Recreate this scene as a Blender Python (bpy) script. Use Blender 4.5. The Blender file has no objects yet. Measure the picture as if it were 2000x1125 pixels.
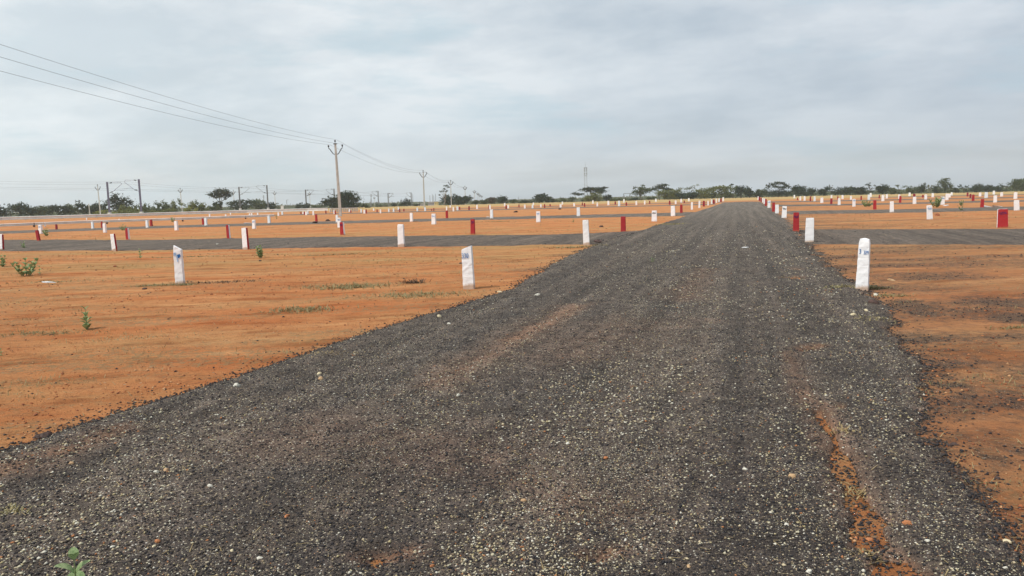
import bpy, math, random
import numpy as np
from mathutils import Matrix, Vector
R = math.radians
rng = np.random.default_rng(7); random.seed(7)
C = bpy.context.scene.collection
sc = bpy.context.scene

# ------------------------------------------------------------------ camera
F = 1500.0; CX, CY = 1000.0, 562.5; H0 = 1.6
PITCH = math.atan((562.5-389.5)/F); ROLL = 0.0255
CM = Matrix.Rotation(R(90)-PITCH, 3, 'X') @ Matrix.Rotation(-ROLL, 3, 'Z')
cam = bpy.data.objects.new('camera', bpy.data.cameras.new('camera')); C.objects.link(cam)
cam.matrix_world = Matrix.Translation((0, 0, H0)) @ CM.to_4x4()
cam.data.sensor_width = 36; cam.data.lens = F/2000*36; cam.data.clip_end = 9000; cam.data.clip_start = 0.05
sc.camera = cam

def terrain(D):                       # gentle crest at the field's far edge, shallow hollow behind it
    D = np.asarray(D, float)
    a = np.minimum(0, 1.6-0.00547*D); a = np.maximum(a, -2.6)
    t = np.clip((D-900)/1500, 0, 1)
    return a*(1-t)+0.9*t
def ray(x, y):
    return CM @ Vector(((x-CX)/F, -(y-CY)/F, -1.0))
def at(x, y, z=0.0):                  # where the sight line meets height z
    d = ray(x, y); k = (z-H0)/d.z
    return Vector((d.x*k, d.y*k, z))
def far(x, y, Y):                     # point at depth Y along world +Y
    d = ray(x, y); k = Y/d.y
    return Vector((d.x*k, Y, H0+d.z*k))

# ------------------------------------------------------------------ noise
def _h(ix, iy, s):
    n = (ix.astype(np.int64)*374761393+iy.astype(np.int64)*668265263+s*1274126177) & 0xffffffff
    n = ((n ^ (n >> 13))*1274126177) & 0xffffffff
    return ((n ^ (n >> 16)) & 0xffff)/65535.0
def vn(x, y, s=0):
    ix = np.floor(x); iy = np.floor(y); fx = x-ix; fy = y-iy
    fx = fx*fx*(3-2*fx); fy = fy*fy*(3-2*fy)
    a = _h(ix, iy, s); b = _h(ix+1, iy, s); c = _h(ix, iy+1, s); d = _h(ix+1, iy+1, s)
    return (a+(b-a)*fx)*(1-fy)+(c+(d-c)*fx)*fy
def fbm(x, y, s=0, o=4):
    r = 0; a = .5
    for i in range(o): r = r+a*(vn(x*2**i, y*2**i, s+i)-.5); a *= .5
    return r                          # about -.45..+.45

# ------------------------------------------------------------------ materials
def mat(name):
    m = bpy.data.materials.new(name); m.use_nodes = True
    nt = m.node_tree; nt.nodes.clear()
    o = nt.nodes.new('ShaderNodeOutputMaterial'); b = nt.nodes.new('ShaderNodeBsdfPrincipled')
    nt.links.new(b.outputs[0], o.inputs[0]); b.inputs['Roughness'].default_value = .85
    b.inputs['Specular IOR Level'].default_value = .25
    return m, nt, b
def N(nt, t, **k):
    n = nt.nodes.new('ShaderNode'+t)
    for a, v in k.items(): setattr(n, a, v)
    return n
def val(nt, x):
    return x
def setin(nt, sock, v):
    if hasattr(v, 'is_output') or isinstance(v, bpy.types.NodeSocket): nt.links.new(v, sock)
    else: sock.default_value = v
def noise(nt, vec, scale, detail=4, rough=.55, out='Fac'):
    n = N(nt, 'TexNoise'); nt.links.new(vec, n.inputs['Vector'])
    n.inputs['Scale'].default_value = scale; n.inputs['Detail'].default_value = detail; n.inputs['Roughness'].default_value = rough
    return n.outputs[out]
def ramp(nt, fac, stops, interp='LINEAR'):
    n = N(nt, 'ValToRGB'); nt.links.new(fac, n.inputs[0]); cr = n.color_ramp; cr.interpolation = interp
    while len(cr.elements) < len(stops): cr.elements.new(.5)
    for e, (p, c) in zip(cr.elements, stops):
        e.position = p; e.color = (c, c, c, 1) if isinstance(c, (int, float)) else (*c, 1)
    return n.outputs[0]
def mix(nt, f, a, b, mode='MIX'):
    n = N(nt, 'Mix', data_type='RGBA', blend_type=mode)
    setin(nt, n.inputs[0], f)
    for i, v in ((6, a), (7, b)):
        if isinstance(v, tuple): n.inputs[i].default_value = (*v, 1)
        else: nt.links.new(v, n.inputs[i])
    return n.outputs[2]
def math_(nt, op, a, b=None, clamp=False):
    n = N(nt, 'Math', operation=op, use_clamp=clamp)
    setin(nt, n.inputs[0], a)
    if b is not None: setin(nt, n.inputs[1], b)
    return n.outputs[0]
def attr(nt, name):
    n = N(nt, 'Attribute'); n.attribute_name = name; return n.outputs['Fac']
def pos(nt):
    return N(nt, 'NewGeometry').outputs['Position']
def scalev(nt, vec, s, rz=0):
    if rz:
        q = N(nt, 'Mapping'); nt.links.new(vec, q.inputs[0]); q.inputs['Rotation'].default_value = (0, 0, rz); vec = q.outputs[0]
    n = N(nt, 'Mapping'); nt.links.new(vec, n.inputs[0]); n.inputs['Scale'].default_value = s
    return n.outputs[0]
def bump(nt, b, hsock, strength, dist):
    n = N(nt, 'Bump'); nt.links.new(hsock, n.inputs['Height']); n.inputs['Strength'].default_value = strength; n.inputs['Distance'].default_value = dist
    nt.links.new(n.outputs[0], b.inputs['Normal'])
RD = R(16.8)                          # heading of the gravel road, from +Y towards +X

def gravel_col(nt, P, dense=1.0):
    "colour and height of small dark stone chips with pale and tan ones among them"
    def vor(scale, seed):
        v = N(nt, 'TexVoronoi'); v.inputs['Scale'].default_value = scale
        mp = scalev(nt, P, (1, 1, 1)); mp.node.inputs['Location'].default_value = (seed, seed*2, 0)
        nt.links.new(mp, v.inputs['Vector']); s = N(nt, 'SeparateColor'); nt.links.new(v.outputs['Color'], s.inputs[0])
        return v.outputs['Distance'], s.outputs[0], s.outputs[1]
    d1, a1, b1 = vor(95, 3.1); d2, a2, b2 = vor(190, 9.7); d3, a3, b3 = vor(48, 1.3)
    big = noise(nt, P, 1.3, 3)
    dark = mix(nt, noise(nt, P, 9, 5), (.021, .019, .021), (.056, .045, .039))
    c = mix(nt, ramp(nt, a2, [(0, .0), (.7, .0), (.8, .55), (.92, .2), (.955, 1)], 'CONSTANT'), dark, (.17, .135, .10))
    pale1 = math_(nt, 'GREATER_THAN', math_(nt, 'ADD', a1, math_(nt, 'MULTIPLY', math_(nt, 'SUBTRACT', big, .5), .35)), .83)
    pale1 = math_(nt, 'MULTIPLY', pale1, math_(nt, 'LESS_THAN', d1, .42))
    palec = ramp(nt, b1, [(0, (.36, .30, .19)), (.45, (.42, .39, .30)), (.7, (.5, .48, .42)), (.88, (.30, .17, .09))], 'CONSTANT')
    c = mix(nt, pale1, c, palec)
    pale3 = math_(nt, 'MULTIPLY', math_(nt, 'GREATER_THAN', a3, .978), math_(nt, 'LESS_THAN', d3, .34))
    c = mix(nt, pale3, c, mix(nt, b3, (.58, .55, .45), (.42, .30, .16)))
    hgt = math_(nt, 'ADD', math_(nt, 'MULTIPLY', d1, -.6), math_(nt, 'MULTIPLY', d2, -.35))
    hgt = math_(nt, 'ADD', hgt, math_(nt, 'MULTIPLY', noise(nt, P, 14, 5), 1.3))
    return c, hgt

def make_gravel():
    m, nt, b = mat('dark_gravel'); P = pos(nt)
    c, h = gravel_col(nt, P)
    along = scalev(nt, P, (1.5, .05, 1), RD)            # long streaks that follow the road
    st = noise(nt, along, 1.5, 4)
    pat = noise(nt, P, .7, 5, .65)
    mo = math_(nt, 'ADD', math_(nt, 'MULTIPLY', noise(nt, P, 3.5, 7, .78), .55), math_(nt, 'MULTIPLY', noise(nt, scalev(nt, P, (2.4, .05, 1), RD), 1.1, 6, .7), .45))
    mof = ramp(nt, mo, [(.40, .55), (.5, 1.0), (.59, 1.55)])
    dustf = math_(nt, 'MULTIPLY', ramp(nt, math_(nt, 'ADD', math_(nt, 'MULTIPLY', st, .6), math_(nt, 'MULTIPLY', pat, .4)), [(.42, 0), (.62, 1)]), .38)
    c = mix(nt, dustf, c, (.140, .104, .078))
    du = math_(nt, 'MULTIPLY', attr(nt, 'dust'), ramp(nt, noise(nt, P, 5, 6, .7), [(.30, .25), (.6, 1)]), True)
    c = mix(nt, du, c, (.30, .145, .075))
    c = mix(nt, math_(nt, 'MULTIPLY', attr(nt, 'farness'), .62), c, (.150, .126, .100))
    c = mix(nt, 1.0, c, mof, 'MULTIPLY')
    nt.links.new(c, b.inputs['Base Color']); b.inputs['Roughness'].default_value = .9
    bump(nt, b, h, .9, .012); return m

def make_dirt():
    m, nt, b = mat('red_earth'); P = pos(nt)
    str_ = scalev(nt, P, (.35, 1.3, 1), R(-6))
    n1 = noise(nt, str_, .55, 6, .62); n2 = noise(nt, P, 3.2, 6, .65); n3 = noise(nt, P, 40, 4, .7)
    c = mix(nt, ramp(nt, n1, [(.36, 0), (.64, 1)]), (.50, .172, .060), (.54, .280, .120))
    c = mix(nt, math_(nt, 'MULTIPLY', ramp(nt, n2, [(.44, 0), (.68, 1)]), .5), c, (.40, .140, .052))
    n4 = noise(nt, scalev(nt, P, (1.6, 5, 1), R(-9)), 1.5, 8, .78)
    c = mix(nt, math_(nt, 'MULTIPLY', ramp(nt, n4, [(.545, 0), (.61, 1)]), .7), c, (.26, .105, .048))
    c = mix(nt, math_(nt, 'MULTIPLY', ramp(nt, n4, [(.36, 1), (.44, 0)]), .45), c, (.60, .29, .13))
    c = mix(nt, math_(nt, 'MULTIPLY', ramp(nt, n3, [(.52, 0), (.68, 1)]), .30), c, (.50, .27, .13))
    # thin dry growth lying in bands across the field
    gb = noise(nt, scalev(nt, P, (.22, 1.0, 1), R(-8)), .8, 6, .7); gf = noise(nt, P, 11, 5, .75)
    g = math_(nt, 'MULTIPLY', ramp(nt, gb, [(.46, 0), (.57, 1)]), ramp(nt, gf, [(.46, 0), (.56, 1)]))
    c = mix(nt, math_(nt, 'MULTIPLY', g, .72), c, (.27, .20, .105))
    gm = noise(nt, scalev(nt, P, (.12, .6, 1), R(-8)), .5, 5, .65)
    g2 = math_(nt, 'MULTIPLY', ramp(nt, gm, [(.45, 0), (.62, 1)]), attr(nt, 'mid'))
    c = mix(nt, math_(nt, 'MULTIPLY', g2, .75), c, (.40, .25, .105))
    v = N(nt, 'TexVoronoi'); v.inputs['Scale'].default_value = 17; nt.links.new(P, v.inputs['Vector'])
    s = N(nt, 'SeparateColor'); nt.links.new(v.outputs['Color'], s.inputs[0])
    spk = math_(nt, 'MULTIPLY', math_(nt, 'GREATER_THAN', s.outputs[0], .93), math_(nt, 'LESS_THAN', v.outputs['Distance'], .22))
    c = mix(nt, spk, c, mix(nt, s.outputs[1], (.12, .06, .04), (.55, .38, .24)))
    c = mix(nt, math_(nt, 'MULTIPLY', attr(nt, 'east'), math_(nt, 'ADD', .15, math_(nt, 'MULTIPLY', n2, .55))), c, (.36, .19, .10))
    n5 = noise(nt, scalev(nt, P, (.7, 2.4, 1), R(-7)), .9, 4, .6)
    c = mix(nt, 1.0, c, ramp(nt, n5, [(.34, (.72, .62, .56)), (.46, (.98, .97, .95)), (.58, (1.0, 1.0, 1.0)), (.68, (1.16, 1.22, 1.25))]), 'MULTIPLY')
    # loose grit strewn over the earth in places
    gc, gh = gravel_col(nt, P)
    gn = noise(nt, P, 7, 6, .75)
    gr = ramp(nt, math_(nt, 'ADD', math_(nt, 'MULTIPLY', attr(nt, 'grit'), 1.0), math_(nt, 'MULTIPLY', math_(nt, 'SUBTRACT', gn, .5), 1.5)), [(.30, 0), (.70, 1)])
    gr = math_(nt, 'MULTIPLY', gr, .85)
    c = mix(nt, gr, c, mix(nt, .25, gc, (.20, .14, .10)))
    sn = ramp(nt, math_(nt, 'ADD', attr(nt, 'straw'), math_(nt, 'MULTIPLY', math_(nt, 'SUBTRACT', noise(nt, scalev(nt, P, (.3, 1, 1)), .15, 5), .5), 1.2)), [(.35, 0), (.65, 1)])
    c = mix(nt, sn, c, mix(nt, noise(nt, scalev(nt, P, (.2, 1, 1)), .4, 5), (.37, .25, .105), (.47, .33, .15)))
    nt.links.new(c, b.inputs['Base Color']); b.inputs['Roughness'].default_value = 1; b.inputs['Specular IOR Level'].default_value = .08
    h = math_(nt, 'ADD', math_(nt, 'MULTIPLY', n2, .8), math_(nt, 'MULTIPLY', noise(nt, P, 22, 6, .75), .6))
    h = math_(nt, 'ADD', h, math_(nt, 'MULTIPLY', spk, .3))
    bump(nt, b, h, 1.0, .09); return m

def paint(name, col, dirt=(.42, .26, .15), worn=.0):
    m, nt, b = mat(name); P = N(nt, 'TexCoord').outputs['Object']
    sep = N(nt, 'SeparateXYZ'); nt.links.new(P, sep.inputs[0])
    n = noise(nt, P, 9, 6, .65)
    c = mix(nt, math_(nt, 'MULTIPLY', ramp(nt, n, [(.42, 0), (.75, 1)]), .35), col, tuple(x*.80 for x in col))
    sl = noise(nt, scalev(nt, P, (1.2, 1.2, 9)), 4, 4)
    c = mix(nt, math_(nt, 'MULTIPLY', ramp(nt, sl, [(.55, 0), (.72, 1)]), .22), c, tuple(x*.7 for x in col))
    low = math_(nt, 'ADD', math_(nt, 'MULTIPLY', sep.outputs[2], -9), math_(nt, 'MULTIPLY', n, 1.1))
    c = mix(nt, math_(nt, 'MULTIPLY', ramp(nt, low, [(.12, 0), (.60, 1)]), .8), c, dirt)
    nt.links.new(c, b.inputs['Base Color']); b.inputs['Roughness'].default_value = .8
    chips = ramp(nt, noise(nt, P, 16, 6, .7), [(.64, 0), (.67, 1)])
    c = mix(nt, math_(nt, 'MULTIPLY', chips, .35), c, (.36, .34, .32)); nt.links.new(c, b.inputs['Base Color'])
    bump(nt, b, math_(nt, 'ADD', noise(nt, P, 30, 5), math_(nt, 'MULTIPLY', sl, 1.1)), .7, .008)
    return m
def plain(name, c1, c2=None, sc_=8, rough=.7, metal=0, dist=.003):
    m, nt, b = mat(name); P = N(nt, 'TexCoord').outputs['Object']
    c2 = c2 or tuple(x*.7 for x in c1); n = noise(nt, P, sc_, 5)
    nt.links.new(mix(nt, ramp(nt, n, [(.35, 0), (.65, 1)]), c1, c2), b.inputs['Base Color'])
    b.inputs['Roughness'].default_value = rough; b.inputs['Metallic'].default_value = metal
    bump(nt, b, n, .4, dist); return m
def leafmat(name, c1, c2, scale=.9):
    m, nt, b = mat(name); P = pos(nt)
    n = noise(nt, P, scale, 3); n2 = noise(nt, P, scale*6, 2)
    f = ramp(nt, math_(nt, 'ADD', math_(nt, 'MULTIPLY', n, .6), math_(nt, 'MULTIPLY', n2, .4)), [(.38, 0), (.62, 1)])
    c = mix(nt, f, c1, c2)
    nt.links.new(c, b.inputs['Base Color']); b.inputs['Roughness'].default_value = .75
    t = N(nt, 'BsdfTranslucent'); nt.links.new(c, t.inputs[0]); ms = N(nt, 'MixShader'); ms.inputs[0].default_value = .22
    nt.links.new(b.outputs[0], ms.inputs[1]); nt.links.new(t.outputs[0], ms.inputs[2])
    nt.links.new(ms.outputs[0], [x for x in nt.nodes if x.type == 'OUTPUT_MATERIAL'][0].inputs[0]); return m
M = {}
M['gravel'] = make_gravel(); M['dirt'] = make_dirt()
M['white'] = paint('white_limewash', (.82, .82, .83)); M['red'] = paint('red_paint', (.37, .026, .030), (.36, .12, .06))
M['darkred'] = paint('dark_red_paint', (.26, .018, .03), (.3, .1, .06))
M['blue'] = plain('blue_brush_paint', (.02, .13, .42), (.03, .2, .5)); M['palebl'] = plain('pale_blue_paint', (.25, .45, .72), (.45, .6, .8))
M['purple'] = plain('purple_paint', (.16, .03, .14))
M['concrete'] = plain('pole_concrete', (.50, .48, .44), (.37, .36, .33), 3)
M['iron'] = plain('dark_iron', (.035, .04, .042), (.06, .06, .06)); M['mast'] = plain('mast_steel', (.22, .21, .30), (.16, .155, .23), 2)
M['mastgrey'] = plain('far_mast_steel', (.21, .215, .225), (.15, .16, .165), 2)
M['galv'] = plain('galvanised_steel', (.58, .58, .55), (.42, .42, .40), 2, .6, 0); M['rail'] = plain('pale_rail_steel', (.74, .74, .72), (.60, .60, .58), 1, .6); M['lattice'] = plain('tower_steel', (.30, .32, .33))
M['wire'] = plain('wire_metal', (.10, .10, .11)); M['darkpost'] = plain('rusty_post', (.09, .05, .045))
M['bark'] = plain('bark', (.12, .10, .08), (.06, .05, .04), 3); M['palebark'] = plain('pale_bark', (.26, .22, .18), (.16, .13, .1), 3)
M['Ldark'] = leafmat('dark_leaves', (.022, .036, .020), (.055, .080, .038)); M['Lolive'] = leafmat('olive_leaves', (.085, .10, .03), (.20, .22, .08))
M['Lgreen'] = leafmat('green_leaves', (.045, .062, .024), (.11, .14, .055)); M['Lbrown'] = leafmat('brown_leaves', (.06, .05, .032), (.12, .10, .06))
M['Lpale'] = leafmat('pale_leaves', (.10, .12, .06), (.20, .22, .13)); M['Lyellow'] = leafmat('yellow_leaves', (.15, .17, .04), (.28, .28, .08))
M['plant'] = leafmat('milkweed_leaves', (.13, .21, .08), (.36, .43, .22), 25); M['stem'] = plain('green_stem', (.25, .30, .14))
M['straw'] = leafmat('dry_grass_blades', (.26, .19, .09), (.42, .33, .17), 9); M['sgreen'] = leafmat('sparse_green_blades', (.14, .14, .06), (.36, .29, .15), 9)
M['twig'] = plain('brown_twigs', (.12, .07, .04)); M['clod'] = plain('dark_clod', (.05, .035, .03), (.09, .05, .04), 20)
M['redclod'] = plain('red_clod', (.30, .10, .04), (.2, .07, .03), 20)
M['swhite'] = plain('white_stone', (.58, .56, .49), (.5, .47, .38), 30); M['stan'] = plain('tan_stone', (.46, .31, .17), (.35, .22, .12), 30)
M['sor'] = plain('orange_stone', (.42, .17, .07), (.3, .12, .05), 30); M['scream'] = plain('cream_stone', (.62, .54, .36), (.48, .4, .25), 30)
M['chip'] = plain('dark_chip', (.045, .042, .045), (.09, .075, .065), 30)
M['yellowwall'] = plain('yellow_wall', (.62, .50, .20), (.5, .4, .15), 1); M['greywall'] = plain('grey_wall', (.42, .41, .42), (.3, .3, .32), 1)
M['whitewall'] = plain('white_wall', (.75, .75, .73), None, 1); M['darkopen'] = plain('dark_opening', (.05, .04, .05))
M['litter'] = plain('white_litter', (.72, .73, .74), None, 30)

# ------------------------------------------------------------------ mesh helpers
def tag(o, label=None, cat=None, group=None, kind=None):
    if label: o['label'] = label
    if cat: o['category'] = cat
    if group: o['group'] = group
    if kind: o['kind'] = kind
    return o
def empty(name, loc, rot=(0, 0, 0)):
    o = bpy.data.objects.new(name, None); C.objects.link(o); o.location = loc; o.rotation_euler = rot; o.empty_display_size = .2
    return o
class MB:
    def __init__(s): s.v = []; s.f = []; s.m = []
    def add(s, vs, fs, mi=0):
        n = len(s.v); s.v += [tuple(v) for v in vs]; s.f += [tuple(i+n for i in f) for f in fs]; s.m += [mi]*len(fs)
    def box(s, c, d, rz=0, mi=0, taper=1):
        cx, cy, cz = c; x, y, z = (k/2 for k in d); ca, sa = math.cos(rz), math.sin(rz); vs = []
        for k in (-1, 1):
            t = 1 if k < 0 else taper
            for i, j in ((-1, -1), (1, -1), (1, 1), (-1, 1)):
                u, w = i*x*t, j*y*t; vs.append((cx+u*ca-w*sa, cy+u*sa+w*ca, cz+k*z))
        s.add(vs, [(3, 2, 1, 0), (4, 5, 6, 7), (0, 1, 5, 4), (1, 2, 6, 5), (2, 3, 7, 6), (3, 0, 4, 7)], mi)
    def tube(s, pts, rads, n=6, mi=0):
        pts = [Vector(p) for p in pts]
        if not hasattr(rads, '__len__'): rads = [rads]*len(pts)
        vs = []; fs = []
        for i, p in enumerate(pts):
            t = (pts[min(i+1, len(pts)-1)]-pts[max(i-1, 0)]).normalized()
            a = t.cross(Vector((0, 0, 1)) if abs(t.z) < .9 else Vector((1, 0, 0))).normalized(); b = t.cross(a)
            for k in range(n):
                q = 2*math.pi*k/n; vs.append(p+(a*math.cos(q)+b*math.sin(q))*rads[i])
        for i in range(len(pts)-1):
            for k in range(n):
                fs.append((i*n+k, i*n+(k+1) % n, (i+1)*n+(k+1) % n, (i+1)*n+k))
        fs += [tuple(range(n))[::-1], tuple(range((len(pts)-1)*n, len(pts)*n))]
        s.add(vs, fs, mi)
    def build(s, name, mats, parent=None, smooth=False):
        me = bpy.data.meshes.new(name); me.from_pydata(s.v, [], s.f)
        for m in (mats if isinstance(mats, (list, tuple)) else [mats]): me.materials.append(m)
        me.polygons.foreach_set('material_index', s.m)
        if smooth: me.polygons.foreach_set('use_smooth', [True]*len(s.f))
        me.update()
        o = bpy.data.objects.new(name, me); C.objects.link(o)
        if parent: o.parent = parent
        return o
def quads_mesh(name, V, m, parent=None, n=4):
    "V: (k,n,3) array of separate n-gons"
    k = len(V); me = bpy.data.meshes.new(name); me.vertices.add(k*n); me.loops.add(k*n); me.polygons.add(k)
    me.vertices.foreach_set('co', V.reshape(-1).astype(np.float32)); me.loops.foreach_set('vertex_index', np.arange(k*n, dtype=np.int32))
    me.polygons.foreach_set('loop_start', np.arange(0, k*n, n, dtype=np.int32)); me.update(calc_edges=True)
    for q in (m if isinstance(m, list) else [m]): me.materials.append(q)
    o = bpy.data.objects.new(name, me); C.objects.link(o)
    if parent: o.parent = parent
    return o

# ------------------------------------------------------------------ ground and gravel
azf = np.radians(np.arange(-46, 46, .17)); azc = np.radians(np.concatenate([np.arange(50, 180, 8), np.arange(-180, -46, 8)]))
az = np.concatenate([azf, azc[:17], azc[17:]]); az = np.sort(az); az = az[np.concatenate([[True], np.diff(az) > 1e-4])]
Ds = np.concatenate([[.15, .5, 1, 1.5, 1.9], 2.2*1.0085**np.arange(0, 600), ])
Ds = np.concatenate([Ds, np.geomspace(Ds[-1]*1.02, 2500, 55)])
nr, nc = len(Ds), len(az)
DD, AA = np.meshgrid(Ds, az, indexing='ij')
GX = DD*np.sin(AA); GY = DD*np.cos(AA)
def clipn(x, a, b): return np.clip((x-a)/(b-a), 0, 1)
fade = 1-clipn(DD, 60, 200)*.6
g = terrain(DD) + fade*(fbm(GX*1.1, GY*1.1, 1, 4)*.045 + fbm(GX*7, GY*7, 5, 4)*.022) + fbm(GX/18, GY/18, 11, 2)*.10*clipn(DD, 15, 60)
g += (fbm(GX/60, GY/60, 15, 2)*.9)*clipn(DD, 320, 500)

for x, y in ((352, 551), (916, 557), (1684, 562), (1957.8, 444), (784, 478), (1145.5, 475), (1580.8, 471), (1554.8, 451), (1217.5, 452), (923.7, 456.6), (480.5, 484), (224, 487), (669.5, 458), (447, 466), (1278, 433), (1051, 434)):
    q = at(x, y); d_ = np.hypot(GX-q.x, (GY-q.y)); g += .045*np.exp(-(d_/.26)**2)*(1+1.6*fbm(GX*6, GY*6, 95, 3))
def seg_dist(px, py, P):
    d = np.full(px.shape, 1e9)
    for (ax, ay), (bx, by) in zip(P[:-1], P[1:]):
        ux, uy = bx-ax, by-ay; L = ux*ux+uy*uy+1e-12
        t = np.clip(((px-ax)*ux+(py-ay)*uy)/L, 0, 1)
        d = np.minimum(d, np.hypot(px-ax-t*ux, py-ay-t*uy))
    return d
def sdf(px, py, P):                   # >0 inside
    Q = list(P)+[P[0]]; d = seg_dist(px, py, Q); ins = np.zeros(px.shape, bool)
    for (ax, ay), (bx, by) in zip(Q[:-1], Q[1:]):
        c = ((ay > py) != (by > py)); xi = (bx-ax)*(py-ay)/((by-ay) if by != ay else 1e-9)+ax
        ins ^= c & (px < xi)
    return np.where(ins, d, -d)
def P2(l): return [(at(x, y).x, at(x, y).y) for x, y in l]

left = P2([(1428, 394), (1410, 397), (1385, 405.5), (1350, 417), (1325, 427), (1290, 437), (1262, 447), (1225, 460), (1180, 473), (1135, 491), (1085, 513), (1042, 540), (1000, 565),
           (900, 596), (800, 624), (700, 655), (600, 691), (500, 722), (400, 756), (250, 800), (120, 842), (0, 887)])
lx, ly = left[-1]; sdx, cdy = math.sin(RD), math.cos(RD)
left += [(lx-1.2*sdx*2, ly-1.2*2), (lx-3.2, ly-8), (lx-4.5, ly-14)]
right = P2([(2000, 1085), (1953, 1040), (1911, 998), (1878, 957), (1840, 904), (1800, 848), (1788, 815), (1800, 785), (1812, 755), (1806, 722), (1786, 690), (1762, 665),
            (1742, 642), (1735, 622), (1730, 602), (1712, 580), (1690, 565), (1664, 550), (1640, 535), (1612, 512), (1590, 486), (1572, 466), (1553, 447), (1536, 430), (1518, 417), (1500, 404), (1482, 394.5)])
rx, ry = right[0]
poly = left + [(rx-4.0, ry-13), (rx-1.4, ry-3.5)] + right
lanesL = [
 ([(-250, 472), (0, 468.5), (300, 468.5), (500, 465), (650, 462.5), (900, 459.5), (1100, 457.5), (1275, 450)], [(1200, 476.5), (1050, 479), (900, 481), (650, 483.5), (500, 486), (300, 489), (0, 490.5), (-250, 497)]),
 ([(-250, 458), (0, 451.5), (300, 441.7), (650, 432.7), (900, 426.3), (1200, 418.8), (1375, 413.5)], [(1350, 421), (1200, 424), (900, 431), (650, 437), (300, 446), (0, 456.3), (-250, 463)]),
 ([(420, 423.2), (600, 418.2), (900, 411), (1150, 404.3), (1300, 400.8), (1400, 398)], [(1400, 399.6), (1300, 402.3), (1150, 405.8), (900, 412.6), (600, 419.8), (420, 424.7)]),
 ([(760, 410.5), (1000, 405.0), (1200, 399.6), (1330, 396.2), (1420, 394.6)], [(1420, 395.4), (1330, 397.1), (1200, 400.6), (1000, 406), (760, 411.5)]),
]
lanesR = [
 ([(1555, 449), (1700, 448), (1850, 447.5), (2000, 447.5), (2150, 447)], [(2150, 479), (2000, 478), (1850, 478), (1700, 478), (1575, 477)]),
 ([(1520, 412.5), (1700, 410.6), (1850, 407.5), (2000, 403.8), (2100, 402)], [(2100, 409), (2000, 410.5), (1850, 414), (1700, 416.2), (1535, 418.2)]),
 ([(1500, 400.5), (1700, 397.6), (1850, 394.3), (2000, 391.2), (2100, 389)], [(2100, 391.6), (2000, 393.8), (1850, 397), (1700, 400), (1510, 403.5)]),
 ([(1490, 394), (1700, 390.3), (1850, 387.5), (2000, 384.5), (2100, 382)], [(2100, 383.7), (2000, 386.4), (1850, 389.3), (1700, 392.1), (1495, 396)]),
 ([(1700, 385.2), (1850, 382.4), (2000, 379.2), (2100, 377)], [(2100, 378), (2000, 380.3), (1850, 383.5), (1700, 386.3)]),
]
sideR = clipn(GX-(GY*math.tan(RD)-1.2), -1, 1)
n_edge = fbm(GX*3, GY*3, 21, 4)*(.12+.25*sideR) + fbm(GX*14, GY*14, 25, 3)*(.10+.16*sideR)
sdroad = sdf(GX, GY, poly)+n_edge*np.clip(DD/9, .75, 3)
streak = P2([(1600, 815), (1620, 845), (1632, 870), (1640, 910), (1662, 957), (1681, 1002), (1700, 1051), (1722, 1093), (1750, 1135), (1790, 1200)])
sw = .026+.055*clipn(-GY, -5.2, -3); ds = seg_dist(GX, GY, streak)
dip = .085*np.exp(-(ds/(sw*(1.15+2.6*fbm(GX*5, GY*5, 31, 3))))**2)
dip *= clipn(fbm(GX*6, GY*6, 33, 4)+.5, .16, .42); dip = np.minimum(dip, .085)
for x, y, r_, a in ((1550, 545, .30, .05), (1547, 527, .22, .05), (1578, 687, .14, .06), (740, 1102, .09, .055), (1165, 1104, .07, .045), (1640, 800, .05, .05)):
    p = at(x, y); dd = np.hypot(GX-p.x, GY-p.y); dip += a*np.exp(-(dd/(r_*(1+1.6*fbm(GX*7, GY*7, 35, 3))))**2)
hr = np.where(sdroad > 0, .048*(1-np.exp(-np.maximum(sdroad, 0)/.16)), sdroad*.35) - .004
hr += .02*np.exp(-((sdroad-.28)/.22)**2)*(1-.7*sideR)          # windrow of loose chips along the left edge
LAT = (GX*math.cos(RD)-GY*math.sin(RD))                           # lateral coordinate across the road
hr += clipn(sdroad, 0, .6)*(fbm(GX*2.2, GY*2.2, 41, 4)*.045+fbm(LAT*2.6, (GX*math.sin(RD)+GY*math.cos(RD))*.16, 45, 3)*.055)
hr += clipn(sdroad, -.05, .2)*(fbm(GX*22, GY*22, 47, 3)*.016)
hr -= dip
dust = np.zeros_like(GX)
for (x0, y0, x1, y1, w, a) in ((860, 760, 1130, 600, .26, .30), (1000, 672, 1120, 610, .20, .45), (20, 935, 230, 850, .16, .45), (1330, 590, 1375, 530, .30, .22), (1100, 700, 1250, 640, .7, .15), (600, 860, 900, 900, .5, .15),
                               (1560, 690, 1600, 680, .1, .6), (710, 1100, 800, 1097, .07, .5), (1140, 1105, 1200, 1100, .06, .4), (1000, 950, 1150, 1010, .3, .15), (1600, 800, 1700, 1050, .12, .35), (1540, 700, 1610, 900, .10, .3)):
    a0, b0 = at(x0, y0), at(x1, y1); d = seg_dist(GX, GY, [(a0.x, a0.y), (b0.x, b0.y)])
    dust = np.maximum(dust, a*np.exp(-(d/(w*(1+1.2*fbm(GX*3, GY*3, 51, 3))))**2))
dust = np.maximum(dust, .6*clipn(dip, .02, .05)); dust = np.maximum(dust, .45*np.exp(-(hr+.002)/.010)*(hr > -.02)*(sideR > .4))
farness = clipn(DD, 9, 75)

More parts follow.
